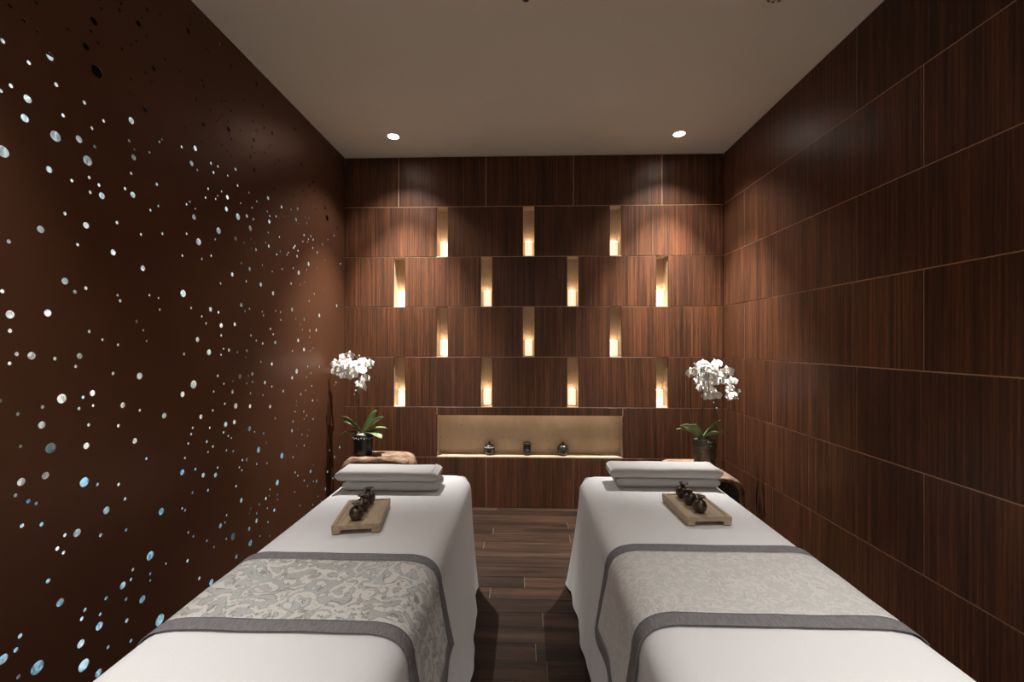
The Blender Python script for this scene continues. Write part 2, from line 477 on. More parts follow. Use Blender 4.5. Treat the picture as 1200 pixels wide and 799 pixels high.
def build_back():
    wl = obj('wall_back', box_mesh('wall_back', XR - XL + 0.4, 0.04, ZC + 0.14, centre=((XL + XR) / 2, YB + ND + 0.06, ZC / 2 + 0.02)), M['substrate'])
    tag(wl, 'dark veneer panelled back wall with staggered glowing niches', 'wall', None, 'structure')
    for r in range(7):
        z0, z1 = r * RH, (r + 1) * RH
        if r in (0, 6):
            xs = [XL] + JX + [XR]
            for a, b in zip(xs, xs[1:]): panel(wl, a, b, z0, z1, 'back')
            for x in JX: strip(wl, x, x, z0, 'back', True, z1)
        elif r == 1:
            n0, n1, nt_ = -0.703, 0.775, 0.732
            panel(wl, XL, n0, z0, z1, 'back'); panel(wl, n1, XR, z0, z1, 'back')
            panel(wl, n0, n1, nt_, z1, 'back')
            strip(wl, n0, n0, nt_, 'back', True, z1); strip(wl, n1, n1, nt_, 'back', True, z1)
            niche_lining(wl, n0 + 0.003, n1 - 0.003, z0 + 0.006, nt_ + 0.016)
            obj('led_strip', box_mesh('led_strip', n1 - n0 - 0.06, 0.008, 0.005, 0, 1, ((n0 + n1) / 2, YB + TH + 0.008, nt_ + 0.009)), M['led'], wl)  # hidden fill source behind the lip, added to light this niche
        else:
            cs = NA if r in (5, 3) else NB
            xs = [XL]
            for c in cs: xs += [c - NW / 2, c + NW / 2]
            xs.append(XR)
            for a, b in zip(xs[0::2], xs[1::2]): panel(wl, a, b, z0, z1, 'back')
            for k, c in enumerate(cs):
                niche_lining(wl, c - NW / 2 - 0.001, c + NW / 2 + 0.001, z0 + GAP / 2 + 0.002, z1 - GAP / 2)
                NICHES.append((c, r, k))
        if r: strip(wl, XL, XR, z0, 'back')
    return wl
build_back()

def build_right():
    wl = obj('wall_right', box_mesh('wall_right', 0.04, YB - YR + 0.4, ZC + 0.14, centre=(XR + TH + 0.022, (YB + YR) / 2, ZC / 2 + 0.02)), M['substrate'])
    tag(wl, 'right wall of large dark veneer panels with copper joints', 'wall', None, 'structure')
    for r in range(7):
        z0, z1 = r * RH, (r + 1) * RH
        y = 2.765 if r % 2 == 0 else 3.114
        ys = [YB]
        while y > YR + 0.05: ys.append(y); y -= 0.690
        ys.append(YR)
        for a, b in zip(ys[1:], ys): panel(wl, a, b, z0, z1, 'right')
        for y in ys[1:-1]: strip(wl, y, y, z0, 'right', True, z1)
        if r: strip(wl, YR, YB, z0, 'right')
build_right()

def build_rear():
    wl = obj('wall_rear', box_mesh('wall_rear', XR - XL + 0.4, 0.04, ZC + 0.14, centre=((XL + XR) / 2, YR - 0.022, ZC / 2 + 0.02)), M['plaster'])
    tag(wl, 'pale plaster wall behind the viewpoint', 'wall', None, 'structure')
build_rear()

HOLES = "1173,2262,133;1238,2321,114;1207,2245,136;1241,2239,114;1156,2150,131;1327,2307,122;1410,2394,245;1434,2457,102;1399,2354,114;1422,2331,116;1383,2291,226;1420,2231,406;1275,2186,222;1219,2131,125;1507,2532,108;1501,2502,107;1613,2591,98;1576,2510,209;1590,2543,97;1510,2370,108;1547,2410,95;1567,2439,96;1611,2484,82;1643,2383,184;1606,2346,98;1546,2284,110;1633,2328,83;1293,2111,132;1175,2037,121;1151,2009,118;1216,2023,225;1209,1963,223;1378,2103,127;1313,2026,121;1291,1950,317;1361,1974,223;1403,2031,115;1443,2076,118;1548,2131,237;1605,2203,212;1412,1973,115;1539,2052,110;1560,2030,95;1557,2000,206;1670,2110,102;1682,2125,85;1625,2048,99;1156,1843,321;1389,1916,312;1273,1840,196;1672,2615,85;1696,2455,121;1544,2232,94;1339,1831,110;1394,1862,114;1427,1849,117;1397,1814,114;1437,1816,220;1547,1936,110;1523,1871,124;1554,1859,222;1658,1937,135;1665,1853,102;1629,1826,116;1318,1719,121;1384,1700,212;1250,1651,218;1170,1596,120;1357,1630,111;1492,1739,122;1588,1721,113;1684,1749,120;1478,1630,211;1596,1595,211;1318,1506,216;1348,1475,124;1383,1492,127;1494,1481,107;1504,1462,123;1625,1496,99;1666,1489,85;1672,1443,102;1155,1454,119;1173,1391,229;1269,1402,221;1173,1345,121;1394,1349,114;1569,1391,128;1597,1359,98;1439,1322,103;1612,1318,98;1189,1279,122;1226,1273,226;1289,1262,119;1363,1268,195;1351,1235,111;1172,1253,108;1496,1304,107;1477,1203,121;1582,1186,258;1150,1150,106;1309,1136,295;1405,1142,201;1374,1132,112;1407,1100,101;1255,1118,116;1361,1097,111;1192,1107,110;1514,1086,201;1583,1057,113;1693,1018,224;1253,1064,218;1392,1038,114;1497,1015,122;1198,1013,98;1277,989,314;1385,970,212;1562,946,207;1611,867,115;1200,910,222;1263,909,220;1378,852,310;1422,830,116;1498,805,122;1523,744,124;1186,876,110;1218,848,125;1238,834,102;1453,730,252;1679,638,273;1202,783,123;1252,766,128;1318,704,121;1355,695,248;1433,653,131;1527,630,124;1296,672,132;1314,651,120;1628,486,329;1554,471,126;1546,439,125;1514,435,246;1628,416,115;1628,390,99;1594,338,274;1270,586,142;1304,500,239;1452,426,133;1527,378,124;1380,430,126;1370,407,139;1431,383,116;1428,345,261;1530,298,155;1672,209,423;1197,468,134;1187,435,133;1367,327,250;1459,251,118;1546,213,125;1156,431,260;1241,344,367;1193,354,122;1376,250,364;1425,187,246;1490,163,166;1701,418,103;1815,2655,203;1824,2690,111;1901,2740,96;1801,2713,73;1922,2652,97;1938,2651,79;1822,2572,92;1771,2452,90;1892,2489,115;1904,2471,116;1860,2387,113;2010,2737,183;2288,2712,208;2088,2681,127;1946,2384,118;2018,2468,82;2049,2484,83;2085,2457,127;2022,2400,102;2005,2380,101;1989,2358,101;2062,2393,104;2067,2357,230;1804,2234,128;1903,2297,193;1964,2279,99;2155,2395,87;2088,2319,106;2021,2259,123;1896,2217,135;1782,2140,127;1856,2168,226;2263,2396,206;2432,2516,196;2355,2508,143;2283,2459,92;2248,2353,114;2272,2332,115;2056,2243,104;2087,2236,127;2236,2296,158;2361,2372,119;2416,2439,97;2397,2415,97;1836,2093,223;1952,2142,138;1997,2146,121;2121,2185,193;1868,2078,114;2270,2239,229;2497,2388,151;2460,2350,124;2479,2330,100;2756,2470,250;2673,2659,215;2257,2494,114;2341,2623,118;2189,2566,88;3140,2710,189;1968,2106,139;2064,2129,104;2137,2107,130;2453,2205,223;1934,2018,118;2021,2036,102;1918,1972,117;1995,2007,81;1982,1987,100;2062,2022,209;2225,2102,135;2395,2130,217;1826,1923,111;1808,1906,110;1857,1902,94;1850,1863,225;2055,1962,229;2160,2025,87;2292,2077,116;2252,2031,114;2139,1950,324;2209,1974,179;2263,1973,137;2387,2053,120;2411,2034,122;2407,2001,219;2475,2050,125;2530,2122,178;2636,2140,133;2714,2169,219;2661,2236,161;2756,2218,111;2694,2094,244;2811,2144,113;2859,2150,115;2725,2078,110;2828,2109,171;2948,2239,148;2876,2260,116;2237,1917,294;2002,1843,304;1876,1761,304;1808,1780,110;1979,1797,120;2121,1835,214;2187,1830,110;2243,1863,113;2275,1850,92;2246,1814,113;2285,1816,185;2397,1936,121;2508,1938,126;2373,1873,96;2403,1860,194;1785,1681,109;1895,1688,115;1953,1714,119;2165,1719,131;2232,1701,203;2343,1742,95;2096,1650,212;2204,1632,134;2015,1595,122;2328,1632,235;2436,1722,98;2481,1829,125;2517,1854,101;2537,1754,128;2605,1867,131;2590,1850,130;2666,1909,161;2681,1924,162;2706,1864,191;2717,1902,137;2794,2020,169;2882,2036,174;2851,2008,143;2839,1987,114;2915,2021,176;2909,1962,176;2778,1974,112;2973,1944,209;2853,1842,287;2727,1762,302;2661,1780,161;2636,1680,159;2746,1687,138;2803,1715,141;2828,1798,142;2970,1832,119;1789,1521,309;2443,1598,246;1833,1463,112;1949,1466,217;2000,1456,142;1895,1430,115;1921,1400,117;2165,1507,219;2230,1491,135;2194,1476,133;2341,1484,118;2351,1464,119;2470,1498,125;2519,1493,127;2523,1447,127;2019,1394,225;2116,1404,193;2019,1347,123;2243,1351,136;2418,1392,146;2445,1361,123;2646,1520,266;2691,1464,163;2859,1593,144;2797,1466,225;2751,1430,111;2848,1453,115;2868,1395,231;2773,1399,112;2868,1349,144;2719,1329,246;2960,1402,238;3004,1506,272;1870,1326,227;2288,1324,116;2930,1650,147;3075,1692,124;3285,1599,264;3358,1748,169;3354,1936,168;3292,2201,231;3240,2130,195;3123,2228,439;3089,2291,248;3292,2354,165;3247,2280,163;3136,2074,126;3273,2509,230;3112,2395,188;2915,2416,234;2856,2369,172;2924,2357,176;2770,2302,139;2948,2458,119;2803,2386,113;2819,2287,113;3052,2019,153;3092,1911,124;1794,1264,127;1939,1268,275;2073,1276,168;2035,1283,103;2018,1255,102;2134,1265,108;2209,1271,156;2199,1238,111;2345,1308,142;2466,1314,199;2651,1262,133;2792,1268,253;2874,1259,116;2915,1276,117;2328,1207,117;2432,1190,196;2701,1132,326;2648,1094,213;2842,1154,143;2882,1107,145;3004,1144,211;2825,1084,114;1995,1155,141;2155,1140,261;2222,1138,112;2254,1147,205;2255,1104,114;2208,1100,112;2102,1122,106;2037,1114,103;1847,1129,356;2365,1090,191;2432,1061,123;1969,1084,120;2099,1069,191;2239,1044,158;2347,1022,118;1786,1093,236;2548,1022,180;2751,979,194;2811,997,113;2894,1020,146;2699,940,136;2906,918,175;2803,921,113;2976,911,120;2044,1017,124;2123,995,279;2236,976,226;2416,949,219;1963,997,119;1890,980,211;2681,878,135;2696,914,109;2789,861,140;2466,872,149;2050,916,249;2112,916,235;2230,859,270;2274,834,115;2828,828,142;2794,812,112;2915,790,147;2658,820,134;1842,940,112;1944,920,118;1833,914,112;2035,880,124;2068,855,126;2090,840,106;2353,809,142;2646,764,213;2719,757,109;2765,715,167;2839,693,171;2853,726,115;1817,877,111;1926,860,137;1964,829,119;2379,751,144;2309,729,326;2701,657,136;2794,637,141;2055,789,125;2104,772,149;1933,811,117;2535,637,332;2658,597,161;1799,820,109;2209,702,201;2174,709,132;2292,656,139;2385,634,144;1784,763,235;1857,755,132;1995,722,121;1904,714,212;1981,691,221;2150,678,109;2169,658,110;2683,493,135;2714,463,137;2879,441,232;2915,473,117;2794,406,141;2839,356,143;2918,361,117;2963,349,238;2486,492,326;2126,591,129;1841,657,131;1933,636,137;2164,505,241;2414,476,122;2375,439,192;2407,443,97;2488,421,100;2488,392,100;2678,373,135;2743,261,138;2241,434,136;2315,429,140;2389,380,120;2455,342,198;1800,596,128;1784,610,109;2985,236,150;3096,249,218;3247,443,196;3338,494,201;3164,512,159;3130,364,189;3218,289,162;2056,473,124;2045,442,103;2013,439,223;1817,494,110;1845,464,112;1926,408,117;1971,358,119;2103,349,339;2054,358,124;2229,412,112;2292,389,138;2290,350,230;2229,332,224;2395,299,144;2238,253,315;2320,253,117;2409,214,97;2128,236,214;1813,373,146;1880,261,152;1954,203,276;-382,329,130;820,293,70;438,2528,70;-451,1499,90;-254,2596,70;-16,1743,110;-1121,1686,130;954,530,180;-164,2600,240;2610,69,90;1283,2432,240;-584,1194,90;584,486,90;-265,2203,70;-1321,1741,90;1018,1800,110;-832,1869,70;493,597,180;-182,1011,110;51,2316,90;-176,1622,90;-945,2573,90;722,166,70;-1460,830,80;-602,1249,80;-312,1667,80;90,75,70;701,1036,110;3386,1593,180;-521,210,70;41,146,240;-100,2742,90;815,703,130;885,641,180;-319,2451,90;918,135,90;-296,1469,90;515,757,110;-1296,2556,70;3353,1138,70;897,301,90;-84,1322,110;-222,2542,180;-1182,2672,90;-1330,2477,80;787,1140,130;-468,59,80;-1485,2416,70;409,2128,130;784,1471,70;-1159,1928,70;870,2385,80;-1345,265,240;167,252,240;696,604,90;374,2099,130;-1079,359,110;987,1222,180;-1219,2430,90;819,369,240;-721,2411,80;3270,63,80;-1522,892,240;-1001,2173,180;1055,1456,130;-854,2132,110;595,1685,80;-137,2587,90;443,2578,80;82,1054,80;-62,113,70;1043,2087,70;1291,2582,70;-698,1344,90;-51,2555,130;-410,932,240;3382,2477,130;956,2668,110;-145,1161,70;-306,2473,180;253,2618,70;-778,233,110;-1098,746,90;-893,177,130;1158,2640,90;-1458,713,70;-533,2613,70;-947,215,90;-697,453,130;-787,2330,180;963,1065,80;387,1892,130;76,1094,130;-976,1695,70;-402,1545,180;114,516,240;-40,1796,130;1420,151,90;-284,2367,90;-1138,687,110;1059,2716,110;-1336,1452,90;-1357,1875,110;971,52,90;-1460,2029,70;-1498,1934,90;231,2453,110;373,1683,70;-694,1383,70;-71,1915,90;-684,98,130;40,1724,90;-166,284,130;-245,825,80;-480,1784,70;1645,71,90;-726,709,70;-986,2673,90;-804,2065,80;-746,2090,70;-1265,2490,180;-1034,589,80;392,1674,180;1126,1028,130;-1362,463,90;-81,1032,90;349,1496,70;174,2700,90;-1445,368,90;-1345,877,130;-740,2737,180;186,66,80;665,2057,130;-503,942,240;-1281,262,80;-654,1711,110;-1437,1230,80;291,2021,240;157,1661,240;-1391,461,90;897,2287,70;-1295,2264,70;1960,177,80;1142,761,70;-89,2433,90;-515,1326,90;1071,2085,70;514,57,240;1437,2527,110;-1193,1220,70;-1389,587,90;3393,79,70;1049,225,240;-1231,1228,80;1010,1437,90;-892,1630,70;1429,64,70;553,871,110;244,1284,180;-1422,1557,90;-256,1635,180;-756,2636,110;-1069,679,110;634,2682,90;-1387,65,70;-666,2527,110;-353,1242,130;-111,290,70;-1074,200,70;393,493,70;1211,2682,110;967,2422,80;-1547,1032,130;-1122,1096,90;-1053,393,180;410,2517,70;309,1425,70;109,146,90;-405,1448,130;626,1485,70;898,2594,130;-852,1022,90;1129,2611,180;966,2090,70;-291,1728,80;-894,56,90;-1271,221,180;-1000,2039,90;-437,2205,70;1145,491,90;-1523,573,90;-462,88,180;68,766,130;-306,309,110;2911,203,130;-1209,1972,70;873,1096,70;-823,2496,180;-1018,440,80;634,2605,130;-327,1778,90;991,558,80;1142,1807,90;1233,244,70;2466,134,240;731,304,240;-1515,764,90;-214,2510,70;-1045,1029,80;879,711,80;102,136,90;-616,1504,240;47,1696,110;724,786,80;-996,1825,180;943,1370,180;-1125,1062,240;-1058,866,70;-766,1422,80;-1387,644,90;424,503,180;369,951,90;1893,148,70;1078,952,70;-923,189,130;524,1056,110;619,1125,70;372,398,180;465,728,80;651,1028,70;-42,2523,80;-1239,1863,240;-1358,1896,90;-212,500,70;-1009,2539,90;1201,2538,70;-1440,971,90;-259,974,80;565,766,70;378,2152,240;809,520,110;-1202,1904,240;1084,2093,110;-1246,2167,180;299,2338,110;-849,679,110;1412,2724,130;511,509,130;-452,1105,90;-1049,1386,80;-1241,2648,70;-814,1124,110;284,1994,110;-1123,1423,70;630,1695,180;-631,2066,110;474,2353,80;748,2202,80;3378,1235,130;-907,131,80;946,664,110;-1353,1428,90;-709,314,90;-704,239,110;-1094,419,80;-674,762,80;-1313,2404,110;-812,2472,240;10,834,90;-1265,62,180;-1252,1505,240;637,1859,180;506,1416,240;48,166,90;408,821,110;876,135,80;-344,2057,180;-967,2384,70;449,318,90;1249,2724,80;-725,770,90;-494,267,70;553,2709,90;1030,2516,90;-1202,1249,240;840,2478,90;-200,2259,90;866,1219,110;889,2234,90;-374,2742,70;-18,2105,80;560,493,80;-979,2202,90;-930,2197,80;-513,1987,130;-198,2186,110;327,639,130;-64,1200,80;-53,2388,70;-377,754,130;-631,2017,90;1419,2475,70;702,1435,90;-1214,1126,70;71,399,130;-462,1026,240;355,436,90;-228,414,130;2513,78,70;956,2434,130;-1140,2023,90;-1410,1396,90;-666,2746,130;-1485,653,90;-207,1683,180;144,2160,240;-759,1203,240;-891,546,70;400,1078,90;-1057,1047,70;-1266,958,180;900,1830,130;-689,1575,80;516,1107,130;-1052,1260,110;3034,183,180;561,2120,90;-47,432,70;-895,2283,70;-1294,1385,70;979,1345,90"
def build_left():
    hs = []
    for t in HOLES.split(';'):
        a, b, c = t.split(','); hs.append((int(a) / 1000, int(b) / 1000, int(c) / 20000))
    me = pierced('wall_left', (YR, 0.0, YB, ZC), hs, 0.003, lambda u, v, d: (XL - d, u, v), lambda r: 10 if r < 0.005 else (14 if r < 0.009 else 22))
    wl = obj('wall_left', me, M['screen'])
    tag(wl, 'bronze brown left wall pierced with scattered round holes', 'wall', None, 'structure')
    for z0, z1, mk in ((0.0, 0.86, 'glow_low'), (0.86, 1.60, 'glow_mid'), (1.60, 2.22, 'glow_top')):
        obj('light_panel', box_mesh('light_panel', 0.02, YB - YR + 0.1, z1 - z0, centre=(0, 0, 0)), M[mk], wl, (XL - 0.065, (YB + YR) / 2, (z0 + z1) / 2))
    obj('cavity_back', box_mesh('cavity_back', 0.03, YB - YR + 0.3, ZC + 0.2, centre=(XL - 0.095, (YB + YR) / 2, ZC / 2)), M['substrate'], wl)
build_left()

# ------------------------------------------------------------------ downlights
def downlight(x, y, core, spill, label, tilt=0.0):
    root = empty('downlight', (x, y, ZC)); tag(root, label, 'light', 'recessed ceiling downlights')
    obj('trim_ring', lathe_mesh('trim_ring', [(0.0395, 0.004), (0.0395, -0.002), (0.042, -0.003), (0.0445, -0.0015), (0.0445, 0.0), (0.0395, 0.004)], 36, caps=False), M['dark_trim'], root)
    obj('reflector', lathe_mesh('reflector', [(0.0395, 0.0), (0.0385, 0.03), (0.036, 0.044), (0.0, 0.046)], 32, caps=False), M['lens'], root)
    for nm, pw, ang, bl in (('beam_core', core, 67, 1.0), ('beam_spill', spill, 108, 0.7)):
        if pw <= 0: continue
        ld = bpy.data.lights.new(nm, 'SPOT'); ld.energy = pw; ld.color = LAMP_COL
        ld.spot_size = math.radians(ang); ld.spot_blend = bl; ld.shadow_soft_size = 0.011
        lo = bpy.data.objects.new(nm, ld); COL.objects.link(lo); lo.parent = root; lo.location = (0, 0, 0.026)
        if nm == 'beam_core': lo.rotation_euler = (0, tilt, 0)     # gimbal lamp turned towards the wall
downlight(*DOWN[0], FAR_N, FAR_W, 'lit recessed downlight in the ceiling near the pierced bronze wall')
downlight(*DOWN[1], FAR_N, FAR_W, 'lit recessed downlight in the ceiling near the veneer side wall')
downlight(*DOWN[2], NEAR_N, NEAR_W, 'recessed ceiling downlight over the foot of the bed by the pierced wall', math.radians(5))
downlight(*DOWN[3], NEAR_N, NEAR_W, 'recessed ceiling downlight over the foot of the bed by the veneer wall')
for k, w_ in zip((4, 5, 6), ('pierced-wall end', 'middle', 'veneer-wall end')):  # row added out of view for soft fill
    downlight(*DOWN[k], 0, REAR_FILL, 'recessed ceiling downlight washing the plaster wall behind the viewpoint, %s' % w_)

def smoke_detector(x, y):
    root = empty('smoke_detector', (x, y, ZC)); tag(root, 'round smoke detector with dark slots at the top edge of the ceiling', 'smoke detector')
    obj('housing', lathe_mesh('housing', [(0.062, 0.0), (0.062, -0.008), (0.058, -0.012), (0.030, -0.030), (0.0, -0.032)], 36), M['white_trim'], root)
    me = box_mesh('slot', 0.012, 0.006, 0.010, 0.001)
    for k in range(14):
        a = 2 * PI * (k + 0.5) / 14
        obj('slot', me, M['dark_trim'], root, (0.052 * math.cos(a), 0.052 * math.sin(a), -0.0145), (0, 0, a + PI / 2))
smoke_detector(1.072, 1.842)

def sprinkler(x, y):
    root = empty('sprinkler_head', (x, y, ZC)); tag(root, 'small chrome sprinkler head at the top edge of the ceiling', 'sprinkler')
    obj('escutcheon', lathe_mesh('escutcheon', [(0.030, 0.0), (0.029, -0.003), (0.012, -0.006), (0.0, -0.006)], 28), M['white_trim'], root)
    obj('stem', lathe_mesh('stem', [(0.006, -0.005), (0.006, -0.010), (0.003, -0.013), (0.003, -0.016)], 16), M['chrome'], root)
    obj('deflector', lathe_mesh('deflector', [(0.013, -0.016), (0.013, -0.0175), (0.0, -0.0175)], 20, True, lambda a, z: 0.12 * math.cos(8 * a)), M['chrome'], root)
sprinkler(0.005, 1.850)

# ------------------------------------------------------------------ block lamps in the niches
def build_niche_lamps():
    body = box_mesh('frosted_block', 0.058, 0.040, 0.122, 0.003, 2, (0, 0, 0.065))
    foot = box_mesh('base_plate', 0.062, 0.044, 0.004, 0.0008, 1, (0, 0, 0.002))
    rows = {5: 'top', 4: 'second', 3: 'third', 2: 'bottom'}
    cols3 = ['left', 'middle', 'right']; cols4 = ['leftmost', 'second from left', 'third from left', 'rightmost']
    glow = box_mesh('lamp_opening', 0.050, 0.032, 0.002, 0.0, 1, (0, 0, 0.1272))  # added glowing plate, lights the niche above the block
    for (x, r, k) in NICHES:
        side = (cols3 if r in (5, 3) else cols4)[k]
        root = empty('niche_lamp', (x, YB + ND - 0.028, r * RH + GAP / 2 + 0.0022))
        tag(root, 'glowing cream block lamp in the %s niche of the %s niche row' % (side, rows[r]), 'lamp', 'block lamps in the wall niches')
        obj('base_plate', foot, M['gold'], root); obj('frosted_block', body, M['frost'], root); obj('lamp_opening', glow, M['open_glow'], root)
build_niche_lamps()

# ------------------------------------------------------------------ beds
BED_TOP = 0.61
def rrect(hx, y0, y1, r, n):
    """points of a rounded rectangle, counter-clockwise, with outward normals; evenly spaced"""
    segs = []
    L1, L2 = (y1 - y0) - 2 * r, 2 * hx - 2 * r
    arc = r * PI / 2
    tot = 2 * L1 + 2 * L2 + 4 * arc
    out = []
    for i in range(n):
        s = tot * i / n
        parts = [(L1, 'r'), (arc, 'c1'), (L2, 't'), (arc, 'c2'), (L1, 'l'), (arc, 'c3'), (L2, 'b'), (arc, 'c4')]
        for ln, k in parts:
            if s < ln: break
            s -= ln
        if k == 'r': p, nn = (hx, y0 + r + s), (1, 0)
        elif k == 't': p, nn = (hx - r - s, y1), (0, 1)
        elif k == 'l': p, nn = (-hx, y1 - r - s), (-1, 0)
        elif k == 'b': p, nn = (-hx + r + s, y0), (0, -1)
        else:
            c, a0 = {'c1': ((hx - r, y1 - r), 0), 'c2': ((-hx + r, y1 - r), PI / 2), 'c3': ((-hx + r, y0 + r), PI), 'c4': ((hx - r, y0 + r), 1.5 * PI)}[k]
            a = a0 + s / r; nn = (math.cos(a), math.sin(a)); p = (c[0] + r * nn[0], c[1] + r * nn[1])
        out.append((p, nn, i * tot / n))
    return out

# vertical profile of the padded edge: (inset, height)
EDGE = [(0.095, 0.0), (0.085, -0.001), (0.070, -0.003), (0.050, -0.0075), (0.032, -0.016), (0.017, -0.029), (0.007, -0.046), (0.0015, -0.066), (0.0, -0.09)]

def build_bed(cx, hx, side, label, seed):
    """side = +1 when the aisle lies towards +x of this bed"""
    y0, y1 = 0.40, 2.345
    root = empty('massage_bed', (cx, 0, 0)); tag(root, label, 'bed', 'massage beds')
    n = 420
    base = rrect(hx, y0, y1, 0.10, n)
    rnd = random.Random(seed)
    ph = [rnd.uniform(0, 6.28) for _ in range(6)]
    hem = 0.012
    rows = [(ins, BED_TOP + dz) for ins, dz in EDGE]
    zt = BED_TOP - 0.09
    K = 16
    for k in range(1, K + 1): rows.append((None, zt + (hem - zt) * k / K))
    V, F = [], []
    for ins, z in rows:
        t = 0 if ins is not None else (zt - z) / (zt - hem)
        for (p, nn, s) in base:
            if ins is not None:
                q = min(ins, 0.33); o = -q
                # pull the plan corners in with the inset
                x = p[0] + nn[0] * o; y = p[1] + nn[1] * o
                zz = z + (0.0022 * noise.noise(Vector((x * 3 + seed, y * 2.2, 0))) if z > 0.58 else 0)
            else:
                aisle = smoothstep(0.5, 1.0, nn[0] * side)
                corner = abs(nn[0] * nn[1]) * 2
                fold = 0.5 + 0.5 * math.sin(s * 21 + ph[0] + 1.3 * math.sin(s * 5 + ph[1]))
                fold2 = math.sin(s * 47 + ph[2])
                o = t * (0.020 + 0.012 * fold * t + 0.0018 * fold2 * t)
                if side > 0:
                    o += aisle * (0.045 * smoothstep(2.35, 1.7, p[1])) * t ** 1.1
                else:
                    o += aisle * (0.012 + 0.012 * smoothstep(2.1, 2.3, p[1])) * t
                o += corner * 0.050 * t ** 1.5 * (1 if side < 0 else 0.35)
                x = p[0] + nn[0] * o; y = p[1] + nn[1] * o
                zz = z + (0.012 * fold2 * t * corner if t > 0.9 else 0) + (0.0 if t < 0.99 else 0.006 * (1 + math.sin(s * 9 + ph[3])))
            V.append((x, y, zz))
    for i in range(len(rows) - 1):
        for k in range(n):
            k2 = (k + 1) % n
            F.append((i * n + k, (i + 1) * n + k, (i + 1) * n + k2, i * n + k2))
    F.append(tuple(range(n)))
    sh = obj('sheet', mesh('sheet', V, F, True), M['linen'], root)
    obj('mattress', box_mesh('mattress', 2 * hx - 0.05, y1 - y0 - 0.05, 0.10, 0.03, 3, (0, (y0 + y1) / 2, BED_TOP - 0.06), True), M['mattress'], root)
    obj('frame', box_mesh('frame', 2 * hx - 0.10, y1 - y0 - 0.10, 0.08, 0.004, 1, (0, (y0 + y1) / 2, BED_TOP - 0.155)), M['bed_wood'], root)
    leg = box_mesh('leg', 0.06, 0.06, BED_TOP - 0.195, 0.004, 1, (0, 0, (BED_TOP - 0.195) / 2))
    for sx in (-1, 1):
        for yy in (y0 + 0.15, y1 - 0.15): obj('leg', leg, M['bed_wood'], root, (sx * (hx - 0.10), yy, 0))
    return root

LX, LH, RX, RH_ = -0.613, 0.333, 0.635, 0.352
build_bed(LX, LH, 1, 'white sheeted massage bed beside the pierced bronze wall', 3)
build_bed(RX, RH_, -1, 'white sheeted massage bed beside the veneer panelled wall', 8)

